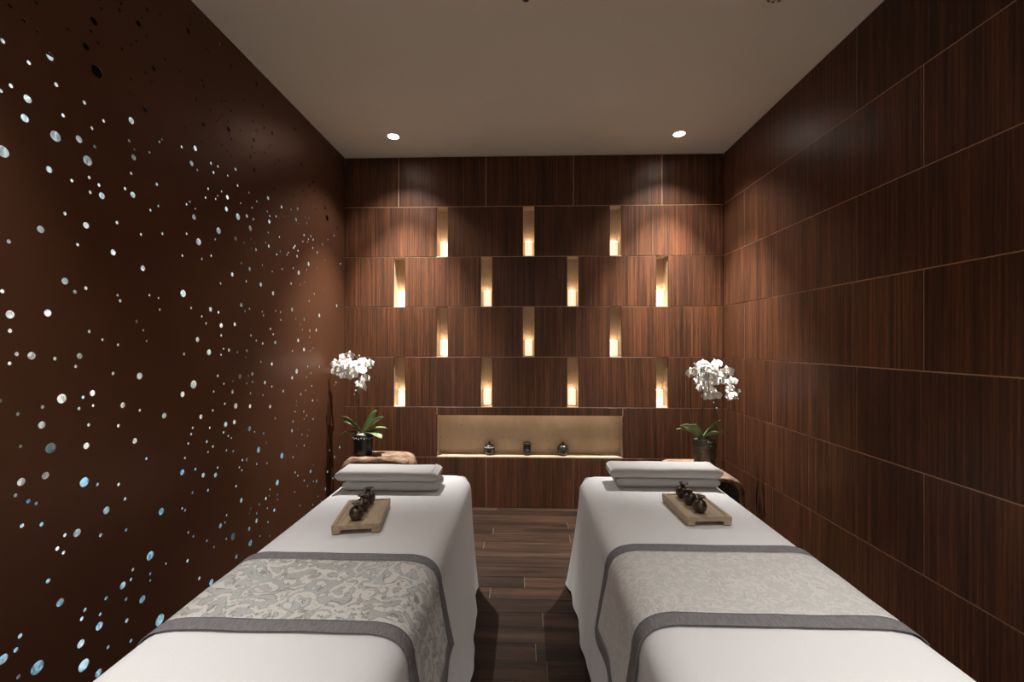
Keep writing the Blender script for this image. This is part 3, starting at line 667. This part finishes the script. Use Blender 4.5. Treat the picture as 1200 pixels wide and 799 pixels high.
# ------------------------------------------------------------------ bed runners
def build_runner(cx, hx, side, y0, y1, mat, label, seed):
    root = empty('bed_runner', (cx, 0, 0)); tag(root, label, 'bed runner', 'bed runners')
    LIFT = 0.005
    # half profile from the top centre line outwards: arc length samples
    def half(drop, flare):
        pts = [(0.0, BED_TOP)]
        for ins, dz in EDGE: pts.append((hx - ins, BED_TOP + dz))
        zt = BED_TOP - 0.09
        for k in range(1, 13):
            z = zt - drop * k / 12; t = (zt - z) / (zt - 0.012)
            pts.append((hx + t * (0.026 + flare) + 0.006 * k / 12, z))
        return pts
    def resample(pts, step):
        out = [(pts[0], 0.0)]; s = 0.0; nxt = step
        for a, b in zip(pts, pts[1:]):
            d = math.hypot(b[0] - a[0], b[1] - a[1])
            while s + d >= nxt:
                t = (nxt - s) / d; out.append(((a[0] + (b[0] - a[0]) * t, a[1] + (b[1] - a[1]) * t), nxt)); nxt += step
            s += d
        out.append((pts[-1], s)); return out
    hi = resample(half(0.20, 0.050 if side > 0 else 0.028), 0.011); ho = resample(half(0.20, 0.02), 0.011)
    line = [((-side * p[0], p[1]), -s) for p, s in ho[:0:-1]] + [((side * p[0], p[1]), s) for p, s in hi]
    NV = 44
    m = len(line)
    def pt(i, j, extra=0.0):
        (x, z), s = line[i]
        a = line[max(i - 1, 0)][0]; b = line[min(i + 1, m - 1)][0]
        tx, tz = b[0] - a[0], b[1] - a[1]; L = math.hypot(tx, tz) or 1
        nx, nz = -tz / L, tx / L
        if side < 0: nx, nz = -nx, -nz
        v = j / NV; y = y0 + (y1 - y0) * v
        edge_wob = 0.003 * noise.noise(Vector((s * 9, seed * 3 + round(v), 0))) * (abs(v - 0.5) * 2) ** 3
        w_ = LIFT + extra + 0.0022 * (1 + noise.noise(Vector((s * 6, y * 7, seed))))
        down = max(0.0, (BED_TOP - 0.06 - z)) * 1.0
        w_ += down * 0.05 * (0.5 + 0.5 * math.sin(y * 26 + seed)) 
        yy = y + edge_wob + down * 0.03 * (v - 0.5)
        return (x + nx * w_, yy, z + nz * w_), (s, y)
    BU = 0.042; BV = 0.047 / (y1 - y0)
    smin, smax = line[0][1], line[-1][1]
    def region(ci, cj):
        return [(i, j) for i in range(m - 1) for j in range(NV) if ci(i) and cj(j)]
    mid_i = lambda i: smin + BU <= (line[i][1] + line[i + 1][1]) / 2 <= smax - BU
    mid_j = lambda j: BV <= (j + 0.5) / NV <= 1 - BV
    regs = [('panel_cloth', region(mid_i, mid_j), mat, 0.0),
            ('border', [(i, j) for i in range(m - 1) for j in range(NV) if (j + 0.5) / NV < BV], M['border'], 0.0012),
            ('border', [(i, j) for i in range(m - 1) for j in range(NV) if (j + 0.5) / NV > 1 - BV], M['border'], 0.0012),
            ('border', region(lambda i: (line[i][1] + line[i + 1][1]) / 2 < smin + BU, mid_j), M['border'], 0.0012),
            ('border', region(lambda i: (line[i][1] + line[i + 1][1]) / 2 > smax - BU, mid_j), M['border'], 0.0012)]
    for name, cells, mt, ex in regs:
        idx, V, U, F = {}, [], [], []
        def vid(i, j):
            if (i, j) not in idx:
                p, uv = pt(i, j, ex); idx[(i, j)] = len(V); V.append(p); U.append(uv)
            return idx[(i, j)]
        for (i, j) in cells:
            q = (vid(i, j), vid(i + 1, j), vid(i + 1, j + 1), vid(i, j + 1)); F.append(q if side > 0 else q[::-1])
        o = obj(name, mesh(name, V, F, True, U), mt, root)
        sm = o.modifiers.new('thickness', 'SOLIDIFY'); sm.thickness = 0.0025; sm.offset = -1
    return root
build_runner(LX, LH, 1, 1.020, 1.405, M['damask_a'], 'silver grey damask runner with leaf scrolls on the bed by the pierced wall', 1)
build_runner(RX, RH_, -1, 1.072, 1.500, M['damask_b'], 'pale finely patterned runner with grey borders on the bed by the veneer wall', 2)

# ------------------------------------------------------------------ folded towels
def towel(x, y, z, sx, sy, sz, rz, label, seed):
    """folded towel: a soft rounded slab; the folds show as grooves on the far and outer ends"""
    root = empty('folded_towel', (x, y, z), rz); tag(root, label, 'towel', 'folded white towels')
    nl = 2
    V, F = [], []
    nx, ny = 40, 18
    # cross-section in the y-z plane: rounded fold at the front, layers at the back
    h = sz
    prof = []
    r = h / 2
    K = 9
    for k in range(K + 1):
        a = PI / 2 + PI * k / K
        prof.append((-sy / 2 + r * 0.62 + r * 0.62 * math.cos(a), h / 2 + r * math.sin(a)))
    prof = [(sy / 2 - 0.004, h)] + [(sy / 2 - sy * k / 6, h) for k in range(1, 5)] + prof + [(-sy / 2 + sy * k / 6, 0.0) for k in range(2, 6)] + [(sy / 2 - 0.004, 0.0), (sy / 2, h * 0.08), (sy / 2 + 0.001, h * 0.30), (sy / 2 - 0.004, h * 0.48), (sy / 2 - 0.004, h * 0.52), (sy / 2 + 0.001, h * 0.70), (sy / 2, h * 0.92)]
    m = len(prof)
    xs = []
    for i in range(nx + 1):
        t = i / nx
        xs.append(-sx / 2 + sx * t)
    for i, xx in enumerate(xs):
        e = min(xx + sx / 2, sx / 2 - xx)
        cap = 1 - (max(0.0, 1 - e / 0.022)) ** 2.2 * 0.55
        for (yy, zz) in prof:
            q = noise.noise(Vector((xx * 9 + seed, yy * 11, zz * 20)))
            dz = 0.0022 * q + 0.0025 * noise.noise(Vector((xx * 4, seed * 2.0, 1)))
            V.append((xx + 0.002 * q, (yy) * (1 - (1 - cap) * 0.05) + 0.0015 * q, h / 2 + (zz - h / 2) * cap + (dz if zz > 0.3 * h else 0)))
    for i in range(nx):
        for k in range(m):
            k2 = (k + 1) % m
            F.append((i * m + k, i * m + k2, (i + 1) * m + k2, (i + 1) * m + k))
    F.append(tuple(range(m))); F.append(tuple(reversed(range(nx * m, nx * m + m))))
    obj('body', mesh('towel_body', V, F, True), M['terry'], root)
    # woven hem line near one end
    obj('hem', box_mesh('hem', 0.006, sy * 0.86, 0.0016, 0.0005, 1, (sx / 2 - 0.03, 0.01, h + 0.001)), M['terry'], root)
    return root
T1 = BED_TOP + 0.005
towel(-0.632, 2.070, T1, 0.460, 0.130, 0.042, 0.010, 'lower folded white towel of the pair by the pierced wall', 1)
towel(-0.652, 2.070, T1 + 0.044, 0.485, 0.138, 0.046, 0.004, 'upper folded white towel of the pair by the pierced wall', 2)
towel(0.690, 2.158, T1, 0.495, 0.130, 0.042, 0.0, 'lower folded white towel of the pair by the veneer side wall', 3)
towel(0.683, 2.158, T1 + 0.044, 0.535, 0.138, 0.047, -0.008, 'upper folded white towel of the pair by the veneer side wall', 4)

# ------------------------------------------------------------------ trays and bottles
def tray(x, y, rz, label):
    root = empty('tray', (x, y, BED_TOP + 0.004), rz); tag(root, label, 'tray', 'wooden bottle trays')
    W, L, T, FH = 0.172, 0.262, 0.018, 0.014
    # board with a shallow sunk field
    bm = bmesh.new()
    def ring(ins, z):
        return [bm.verts.new((sx * (W / 2 - ins), sy * (L / 2 - ins), z)) for sx, sy in ((-1, -1), (1, -1), (1, 1), (-1, 1))]
    rs = [ring(0, FH), ring(0, FH + T - 0.001), ring(0.001, FH + T), ring(0.013, FH + T), ring(0.015, FH + T - 0.003)]
    for a, b in zip(rs, rs[1:]):
        for k in range(4): bm.faces.new((a[k], a[(k + 1) % 4], b[(k + 1) % 4], b[k]))
    bm.faces.new(rs[-1]); bm.faces.new(rs[0][::-1])
    obj('board', bm_mesh('tray_board', bm), M['tray'], root)
    ft = box_mesh('foot', 0.030, L, FH, 0.0006, 1, (0, 0, FH / 2))
    for s in (-1, 1): obj('foot', ft, M['tray'], root, (s * (W / 2 - 0.016), 0, 0))
    return FH + T - 0.003 + BED_TOP + 0.004
TZ = tray(-0.640, 1.690, 0.16, 'low wooden tray of bottles on the bed by the pierced wall')
tray(0.700, 1.800, 0.055, 'low wooden tray of bottles on the bed by the veneer wall')

BODY = lathe_mesh('bottle_body', [(0.0, 0.0), (0.013, 0.0), (0.016, 0.002), (0.023, 0.010), (0.0272, 0.021), (0.0275, 0.028), (0.0245, 0.038), (0.018, 0.046), (0.010, 0.0505), (0.0085, 0.053), (0.0085, 0.057)], 32, True, lambda a, z: 0.012 * math.cos(8 * a) if 0.005 < z < 0.045 else 0)
CAP = lathe_mesh('bottle_lip', [(0.0075, 0.055), (0.0085, 0.0575), (0.013, 0.0605), (0.0185, 0.0635), (0.0180, 0.0648), (0.011, 0.0632), (0.0055, 0.0622), (0.004, 0.060), (0.0, 0.0595)], 28, True, lambda a, z: 0.16 * math.cos(4 * a + 0.5) if z > 0.0600 else 0)
def bottle(x, y, rz, tilt, label):
    root = empty('oil_bottle', (x, y, TZ), rz); tag(root, label, 'bottle', 'round dark oil bottles')
    obj('body', BODY, M['bottle'], root); obj('flared_lip', CAP, M['bottle'], root, (0, 0, 0), (tilt, 0.05, 0))
bottle(-0.636, 1.612, 0.2, 0.10, 'nearest round dark bottle on the tray by the pierced wall')
bottle(-0.644, 1.692, 1.1, -0.06, 'middle round dark bottle on the tray by the pierced wall')
bottle(-0.650, 1.775, 2.3, 0.04, 'farthest round dark bottle on the tray by the pierced wall')
bottle(0.690, 1.722, 0.7, 0.08, 'nearest round dark bottle on the tray by the veneer wall')
bottle(0.683, 1.802, 1.9, -0.05, 'middle round dark bottle on the tray by the veneer wall')
bottle(0.680, 1.884, 0.1, 0.06, 'farthest round dark bottle on the tray by the veneer wall')

# ------------------------------------------------------------------ jars in the long niche
SHELF = RH + 0.006
def jars():
    y = YB + 0.060
    a = empty('lidded_jar', (-0.287, y, SHELF)); tag(a, 'ribbed dark metal lidded jar at the left in the long niche', 'jar')
    obj('body', lathe_mesh('jar_body', [(0.0, 0.0), (0.030, 0.0), (0.032, 0.004), (0.039, 0.020), (0.043, 0.045), (0.043, 0.058), (0.040, 0.062)], 36, True, lambda t, z: 0.025 * math.cos(12 * t) if z > 0.003 else 0), M['pewter'], a)
    obj('rim_band', lathe_mesh('rim_band', [(0.0405, 0.0585), (0.0445, 0.0600), (0.0445, 0.0660), (0.0405, 0.0675)], 36, caps=False), M['label_grey'], a)
    obj('lid', lathe_mesh('jar_lid', [(0.041, 0.066), (0.040, 0.071), (0.030, 0.081), (0.014, 0.088), (0.008, 0.090), (0.006, 0.095), (0.009, 0.101), (0.005, 0.108), (0.0, 0.110)], 32), M['pot_black'], a)
    b = empty('candle_jar', (0.018, y, SHELF)); tag(b, 'black cylindrical candle jar in the middle of the long niche', 'jar')
    obj('body', lathe_mesh('candle_body', [(0.0, 0.0), (0.028, 0.0), (0.030, 0.003), (0.030, 0.084), (0.028, 0.086)], 36), M['black_glass'], b)
    obj('lid', lathe_mesh('candle_lid', [(0.0295, 0.086), (0.0310, 0.087), (0.0310, 0.098), (0.0290, 0.100), (0.0, 0.100)], 36), M['pewter'], b)
    # printed lines on the front of the glass
    for z, wd in ((0.046, 0.034), (0.036, 0.010), (0.030, 0.010)):
        V, F = [], []
        k0 = 8
        for k in range(k0 + 1):
            t = -PI / 2 + (k / k0 - 0.5) * wd / 0.030
            for zz in (z, z + 0.0035): V.append((0.0303 * math.cos(t), 0.0303 * math.sin(t), zz))
        for k in range(k0): F.append((2 * k, 2 * k + 2, 2 * k + 3, 2 * k + 1))
        obj('print_line', mesh('print_line', V, F), M['label_grey'], b)
    c = empty('gourd_jar', (0.307, y, SHELF)); tag(c, 'smooth round pewter jar with knob lid at the right in the long niche', 'jar')
    obj('body', lathe_mesh('gourd_body', [(0.0, 0.0), (0.030, 0.0), (0.033, 0.003), (0.042, 0.022), (0.0445, 0.045), (0.042, 0.066), (0.033, 0.080), (0.022, 0.085)], 36), M['pewter'], c)
    obj('lid', lathe_mesh('gourd_lid', [(0.023, 0.084), (0.022, 0.088), (0.010, 0.092), (0.006, 0.095), (0.006, 0.103), (0.003, 0.108), (0.0, 0.109)], 28), M['pot_black'], c)
jars()

# ------------------------------------------------------------------ driftwood stools
def stool(cx, y0, y1, wd, ht, seed, label, lean, rz=0.0):
    """hollow half-log: a thick inverted-U shell of driftwood, open towards the room"""
    cy = (y0 + y1) / 2
    root = empty('driftwood_stool', (cx, cy, 0), rz); tag(root, label, 'stool', 'hollow log stools')
    # outer path in x-z
    R = 0.085
    def path(hw, top, rad, n=44):
        P = []
        P += [(-hw - lean[0] * (1 - k / 8) ** 1.6, top * 0.0 + (top - rad) * k / 8) for k in range(8)]
        P += [(-hw + rad - rad * math.cos(PI / 2 * k / 8), top - rad + rad * math.sin(PI / 2 * k / 8)) for k in range(9)]
        P += [(-hw + rad + (2 * hw - 2 * rad) * k / 12, top) for k in range(1, 12)]
        P += [(hw - rad + rad * math.sin(PI / 2 * k / 8), top - rad + rad * math.cos(PI / 2 * k / 8)) for k in range(9)]
        P += [(hw + lean[1] * (1 - k / 8) ** 1.6, (top - rad) * k / 8) for k in range(7, -1, -1)]
        return P
    outer = path(wd / 2, ht, R)
    inner = path(wd / 2 - 0.034, ht - 0.032, R * 0.75)
    m = len(outer); NY = 18
    def build(kind):
        V, F = [], []
        L = y1 - y0
        for j in range(NY + 1):
            v = j / NY; y = -L / 2 + L * v
            for i in range(m):
                ox, oz = outer[i]; ix, iz = inner[i]
                q = noise.noise(Vector((ox * 6 + seed, y * 5, oz * 5))) ; q2 = noise.noise(Vector((ox * 17, y * 14 + seed, oz * 17)))
                end = 0.022 * noise.noise(Vector((ox * 7 + seed * 3, round(v) * 5.0, oz * 7)))
                yy = y + end * (abs(v - 0.5) * 2) ** 2
                sw = 1 - 0.06 * (2 * abs(v - 0.5)) ** 4
                flat = smoothstep(ht - 0.03, ht - 0.005, oz)
                d = (0.020 * q + 0.008 * q2) * (1 - flat * 0.8)
                px, pz = (ox * (1 + d / 0.25), oz + d * (1 - smoothstep(0.06, 0, oz)))
                if kind == 'in':
                    d2 = 0.014 * noise.noise(Vector((ix * 8 + seed, y * 6, iz * 6 + 4)))
                    px, pz = ix * (1 + d2 / 0.2), max(0.0, iz + d2 * (1 if iz > 0.05 else 0))
                V.append((px, yy, max(pz, 0.0)))
        return V
    Vo, Vi = build('out'), build('in')
    n = len(Vo); V = Vo + Vi
    Fo = []
    for j in range(NY):
        for i in range(m - 1):
            a, b, c, d = j * m + i, j * m + i + 1, (j + 1) * m + i + 1, (j + 1) * m + i
            Fo.append((a, d, c, b))
    # end rims and feet
    for i in range(m - 1):
        Fo.append((i, i + 1, n + i + 1, n + i)); e = NY * m
        Fo.append((e + i + 1, e + i, n + e + i, n + e + i + 1))
    for j in range(NY):
        Fo.append((j * m, n + j * m, n + (j + 1) * m, (j + 1) * m)); k = m - 1
        Fo.append((j * m + k, (j + 1) * m + k, n + (j + 1) * m + k, n + j * m + k))
    obj('shell', mesh('stool_shell', V, Fo, True), M['driftwood'], root)
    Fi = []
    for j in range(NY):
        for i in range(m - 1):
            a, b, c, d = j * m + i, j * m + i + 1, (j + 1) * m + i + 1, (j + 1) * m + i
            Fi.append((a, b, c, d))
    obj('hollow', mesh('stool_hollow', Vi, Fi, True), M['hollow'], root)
    return root
STH = 0.495
stool(-1.060, 3.030, 3.215, 0.500, STH, 2.0, 'tan hollow driftwood stool under the orchid by the pierced wall', (0.035, 0.0), 0.0)
stool(1.130, 2.65, 3.06, 0.400, STH, 7.0, 'tan hollow driftwood stool under the orchid by the veneer wall', (0.0, 0.02), 0.0)

# ------------------------------------------------------------------ orchids
def petal_patch(V, F, ang, length, width, cup, z0, notch=0.0, back=0.0):
    """one petal lying in the local x-z plane (flower faces -y)"""
    nu, nv = 6, 4
    b = len(V); ca, sa = math.cos(ang), math.sin(ang)
    for i in range(nu + 1):
        u = i / nu
        wv = width * (math.sin(PI * min(1, u ** 0.75 * 0.93 + 0.03))) ** 0.7
        for j in range(-nv // 2, nv // 2 + 1):
            t = j / (nv / 2)
            r = 0.06 * length + u * length - abs(t) ** 2 * 0.10 * length * u
            s = t * wv / 2
            y = -cup * (math.sin(u * PI * 0.8)) + back * u ** 2 + 0.10 * width * t * t * (0.6 - u) + z0
            V.append((ca * r - sa * s, y, sa * r + ca * s))
    w_ = nv + 1
    for i in range(nu):
        for j in range(nv):
            a = b + i * w_ + j
            F.append((a, a + 1, a + w_ + 1, a + w_))
def flower_mesh():
    V, F = [], []
    for a in (90, 218, 322): petal_patch(V, F, math.radians(a), 0.034, 0.025, 0.004, 0.004, back=0.006)
    for a in (8, 172): petal_patch(V, F, math.radians(a), 0.038, 0.046, 0.007, 0.0, back=0.004)
    return mesh('orchid_flower', V, F, True)
def lip_mesh():
    V, F = [], []
    for a, l, wd in ((270, 0.016, 0.014), (235, 0.011, 0.010), (305, 0.011, 0.010), (90, 0.008, 0.008)):
        petal_patch(V, F, math.radians(a), l, wd, 0.009, -0.006, back=-0.004)
    return mesh('orchid_lip', V, F, True)
FLOWER, LIP = flower_mesh(), lip_mesh()
BUD = lathe_mesh('orchid_bud', [(0.0, -0.010), (0.004, -0.008), (0.0065, -0.001), (0.005, 0.006), (0.0, 0.010)], 12)

def leaf_mesh(name, base, tip, width, arch, twist):
    base, tip = Vector(base), Vector(tip)
    d = tip - base; L = d.length
    side = d.cross(Vector((0, 0, 1))); side = side.normalized() if side.length > 1e-4 else Vector((1, 0, 0))
    side = (Matrix.Rotation(twist, 3, d.normalized()) @ side).normalized()
    nrm = side.cross(d).normalized()
    if nrm.z < 0: nrm = -nrm
    V, F = [], []
    nu, nv = 12, 6
    for i in range(nu + 1):
        u = i / nu
        c = base + d * u + Vector((0, 0, 1)) * (arch * L * math.sin(PI * u)) * 1.0
        wv = width * (0.30 + 0.70 * math.sin(PI * min(1.0, 0.12 + u * 0.60))) * (1 if u < 0.8 else math.sqrt(max(0.0, 1 - ((u - 0.8) / 0.205) ** 2)))
        for j in range(nv + 1):
            t = j / nv * 2 - 1
            V.append(c + side * (t * wv / 2) + nrm * (abs(t) * wv * 0.16))
    w_ = nv + 1
    for i in range(nu):
        for j in range(nv):
            a = i * w_ + j; F.append((a, a + 1, a + w_ + 1, a + w_))
    return mesh(name, V, F, True)

def orchid(name_label, x, y, pot_r, pot_h, pot_mat, base, leaves, stems, flowers, buds, seed, face):
    rnd = random.Random(seed)
    root = empty('potted_orchid', (x, y, STH + 0.004)); tag(root, name_label, 'orchid', 'white orchids on driftwood stools')
    rel = lambda p: (p[0] - x, p[1] - y, p[2] - STH - 0.004)
    pot = obj('pot', lathe_mesh('pot', [(0.0, 0.0), (pot_r * 0.93, 0.0), (pot_r * 0.96, 0.004), (pot_r, pot_h * 0.6), (pot_r * 1.02, pot_h * 0.97), (pot_r * 1.0, pot_h), (pot_r * 0.92, pot_h), (pot_r * 0.90, pot_h - 0.03), (0.0, pot_h - 0.03)], 40), pot_mat, root)
    obj('band', lathe_mesh('band', [(pot_r * 0.995, pot_h * 0.72), (pot_r * 1.035, pot_h * 0.74), (pot_r * 1.04, pot_h * 0.88), (pot_r * 1.0, pot_h * 0.90)], 40, caps=False), pot_mat, pot)
    stud = lathe_mesh('stud', [(0.0, -0.004), (0.0035, -0.003), (0.0050, 0.0), (0.0035, 0.003), (0.0, 0.004)], 8)
    for k in range(22):
        a = 2 * PI * k / 22
        obj('stud', stud, M['label_grey'] if pot_mat is M['pot_black'] else M['pewter'], pot, (pot_r * 1.04 * math.cos(a), pot_r * 1.04 * math.sin(a), pot_h * (0.81 + 0.03 * (k % 2))))
    # bark and aerial roots
    V = []
    mo = bmesh.new()
    bmesh.ops.create_icosphere(mo, subdivisions=3, radius=1.0)
    for v in mo.verts:
        q = 1 + 0.35 * noise.noise(v.co * 3.1 + Vector((seed, 0, 0)))
        v.co = Vector((v.co.x * pot_r * 0.86 * min(q, 1.05), v.co.y * pot_r * 0.86 * min(q, 1.05), pot_h - 0.010 + v.co.z * 0.016 * q))
    obj('bark', bm_mesh('bark', mo, True), M['moss'], root)
    for k in range(7):
        a = rnd.uniform(0, 6.28); r0 = pot_r * 0.25; r1 = pot_r * rnd.uniform(0.75, 1.15)
        ps = spline([(r0 * math.cos(a), r0 * math.sin(a), pot_h + 0.018), (0.6 * r1 * math.cos(a + 0.3), 0.6 * r1 * math.sin(a + 0.3), pot_h + rnd.uniform(0.012, 0.022)), (r1 * math.cos(a + 0.6), r1 * math.sin(a + 0.6), pot_h + rnd.uniform(-0.004, 0.010))], 10)
        obj('root', tube_mesh('root', ps, [0.0035 - 0.00015 * i for i in range(len(ps))], 6), M['moss'], root)
    for (tx, ty, tz, wd, arch, tw) in leaves:
        obj('leaf', leaf_mesh('leaf', rel(base), rel((tx, ty, tz)), wd * 1.6, arch, tw), M['leaf'], root).modifiers.new('thickness', 'SOLIDIFY').thickness = 0.0022
    for pts in stems:
        ps = spline([rel(p) for p in pts], 40)
        obj('stem', tube_mesh('stem', ps, [0.0034 - 0.0020 * i / len(ps) for i in range(len(ps))], 7), M['stem'], root)
    for (fx, fy, fz, sc, yaw, pit) in flowers:
        f = obj('flower', FLOWER, M['petal'], root, rel((fx, fy, fz)), (pit, rnd.uniform(-0.35, 0.35), yaw), sc)
        obj('lip', LIP, M['lip'], f)
    for (fx, fy, fz, sc, tl) in buds:
        obj('bud', BUD, M['bud'], root, rel((fx, fy, fz)), (0.3, tl, 0), sc)

def flower_list(pts, y, seed, big, yaw0):
    rnd = random.Random(seed); out = []
    for k, (fx, fz) in enumerate(pts):
        out.append((fx, y + rnd.uniform(-0.045, 0.03), fz, big * rnd.uniform(0.9, 1.08), yaw0 + rnd.uniform(-0.6, 0.6), rnd.uniform(-0.45, 0.15)))
    return out

YL_, YR_ = 3.13, 2.94
FL = [(-1.397, 1.156), (-1.406, 1.099), (-1.365, 1.162), (-1.33, 1.203), (-1.277, 1.219), (-1.327, 1.137), (-1.292, 1.127), (-1.324, 1.074), (-1.268, 1.111), (-1.261, 1.074), (-1.204, 1.172), (-1.134, 1.162), (-1.188, 1.112), (-1.185, 1.049), (-1.223, 1.005), (-1.198, 0.989), (-1.30, 1.175), (-1.36, 1.11), (-1.25, 1.15), (-1.29, 1.09), (-1.17, 1.14)]
FR = [(1.133, 1.109), (1.166, 1.053), (1.209, 1.163), (1.307, 1.167), (1.22, 1.123), (1.277, 1.112), (1.188, 1.067), (1.324, 1.053), (1.364, 1.117), (1.416, 1.047), (1.37, 1.001), (1.232, 1.011), (1.229, 0.953), (1.281, 0.96), (1.396, 0.953), (1.266, 1.041), (1.255, 1.14), (1.31, 1.11), (1.19, 1.12), (1.24, 1.08), (1.34, 1.08), (1.26, 0.985), (1.20, 1.01)]
orchid('white orchid in a black pot on the stool by the pierced wall', -1.185, YL_, 0.066, 0.148, M['pot_black'],
       (-1.190, YL_, 0.636),
       [(-1.336, YL_ - 0.03, 0.772, 0.050, 0.06, 0.5), (-1.350, YL_ + 0.05, 0.724, 0.030, 0.08, 0.2), (-1.355, YL_ - 0.02, 0.640, 0.032, 0.10, -0.1),
        (-1.096, YL_ + 0.03, 0.812, 0.036, 0.05, -0.7), (-1.029, YL_ - 0.02, 0.772, 0.030, 0.10, -0.5), (-1.023, YL_ + 0.04, 0.678, 0.034, 0.12, 0.0), (-1.029, YL_ - 0.06, 0.625, 0.042, 0.16, 0.1)],
       [[(-1.209, YL_, 0.629), (-1.214, YL_ - 0.01, 0.824), (-1.221, YL_, 1.035), (-1.225, YL_, 1.183), (-1.267, YL_ - 0.01, 1.220), (-1.336, YL_ - 0.01, 1.183), (-1.392, YL_ - 0.01, 1.109), (-1.383, YL_ - 0.01, 1.020), (-1.392, YL_ - 0.01, 1.004)],
        [(-1.158, YL_ + 0.01, 0.629), (-1.153, YL_ + 0.01, 0.824), (-1.157, YL_, 1.035), (-1.156, YL_, 1.152), (-1.172, YL_ - 0.01, 1.120), (-1.188, YL_ - 0.01, 1.035), (-1.230, YL_ - 0.01, 0.967), (-1.244, YL_ - 0.01, 0.935)]],
       flower_list(FL, YL_ + 0.02, 5, 1.10, 0.15),
       [(-1.238, YL_ - 0.01, 0.962, 1.0, 0.5), (-1.246, YL_ - 0.01, 0.935, 0.7, 0.3), (-1.212, YL_ - 0.01, 1.217, 0.8, 0.0), (-1.385, YL_ - 0.01, 1.020, 0.6, 0.4), (-1.392, YL_ - 0.01, 1.002, 0.5, 0.9)], 21, 0)
orchid('white orchid in a bronze pot on the stool by the veneer wall', 1.210, YR_, 0.070, 0.158, M['pot_bronze'],
       (1.195, YR_, 0.650),
       [(1.044, YR_ - 0.03, 0.762, 0.046, 0.12, 0.4), (1.032, YR_ + 0.03, 0.722, 0.040, 0.14, 0.2), (1.106, YR_ - 0.06, 0.774, 0.034, 0.06, 0.5),
        (1.323, YR_ - 0.02, 0.792, 0.046, 0.05, -0.6), (1.328, YR_ + 0.05, 0.752, 0.042, 0.10, -0.4), (1.356, YR_ - 0.03, 0.712, 0.044, 0.14, -0.2), (1.280, YR_ - 0.08, 0.722, 0.038, 0.08, -0.5)],
       [[(1.132, YR_, 0.646), (1.127, YR_, 0.779), (1.120, YR_, 0.935), (1.120, YR_, 1.091), (1.155, YR_ - 0.01, 1.159), (1.218, YR_ - 0.01, 1.170), (1.311, YR_ - 0.01, 1.133), (1.384, YR_ - 0.01, 1.050), (1.428, YR_ - 0.01, 0.977), (1.428, YR_ - 0.01, 0.935)],
        [(1.194, YR_ + 0.01, 0.646), (1.194, YR_, 0.800), (1.199, YR_, 0.956), (1.181, YR_, 1.102), (1.197, YR_ - 0.01, 1.138), (1.228, YR_ - 0.01, 1.071), (1.238, YR_ - 0.01, 0.987), (1.266, YR_ - 0.01, 0.915), (1.290, YR_ - 0.01, 0.852)]],
       flower_list(FR, YR_ + 0.03, 9, 1.15, -0.15) + [(1.436, YR_ - 0.01, 0.987, 0.45, 0.3, 0.1), (1.407, YR_ - 0.01, 0.948, 0.42, -0.3, 0.2)],
       [(1.267, YR_ - 0.01, 0.912, 0.9, -0.4), (1.286, YR_ - 0.01, 0.872, 0.8, -0.3), (1.139, YR_ - 0.01, 1.171, 1.0, -0.5), (1.431, YR_ - 0.01, 0.938, 0.7, 0.4)], 33, 0)
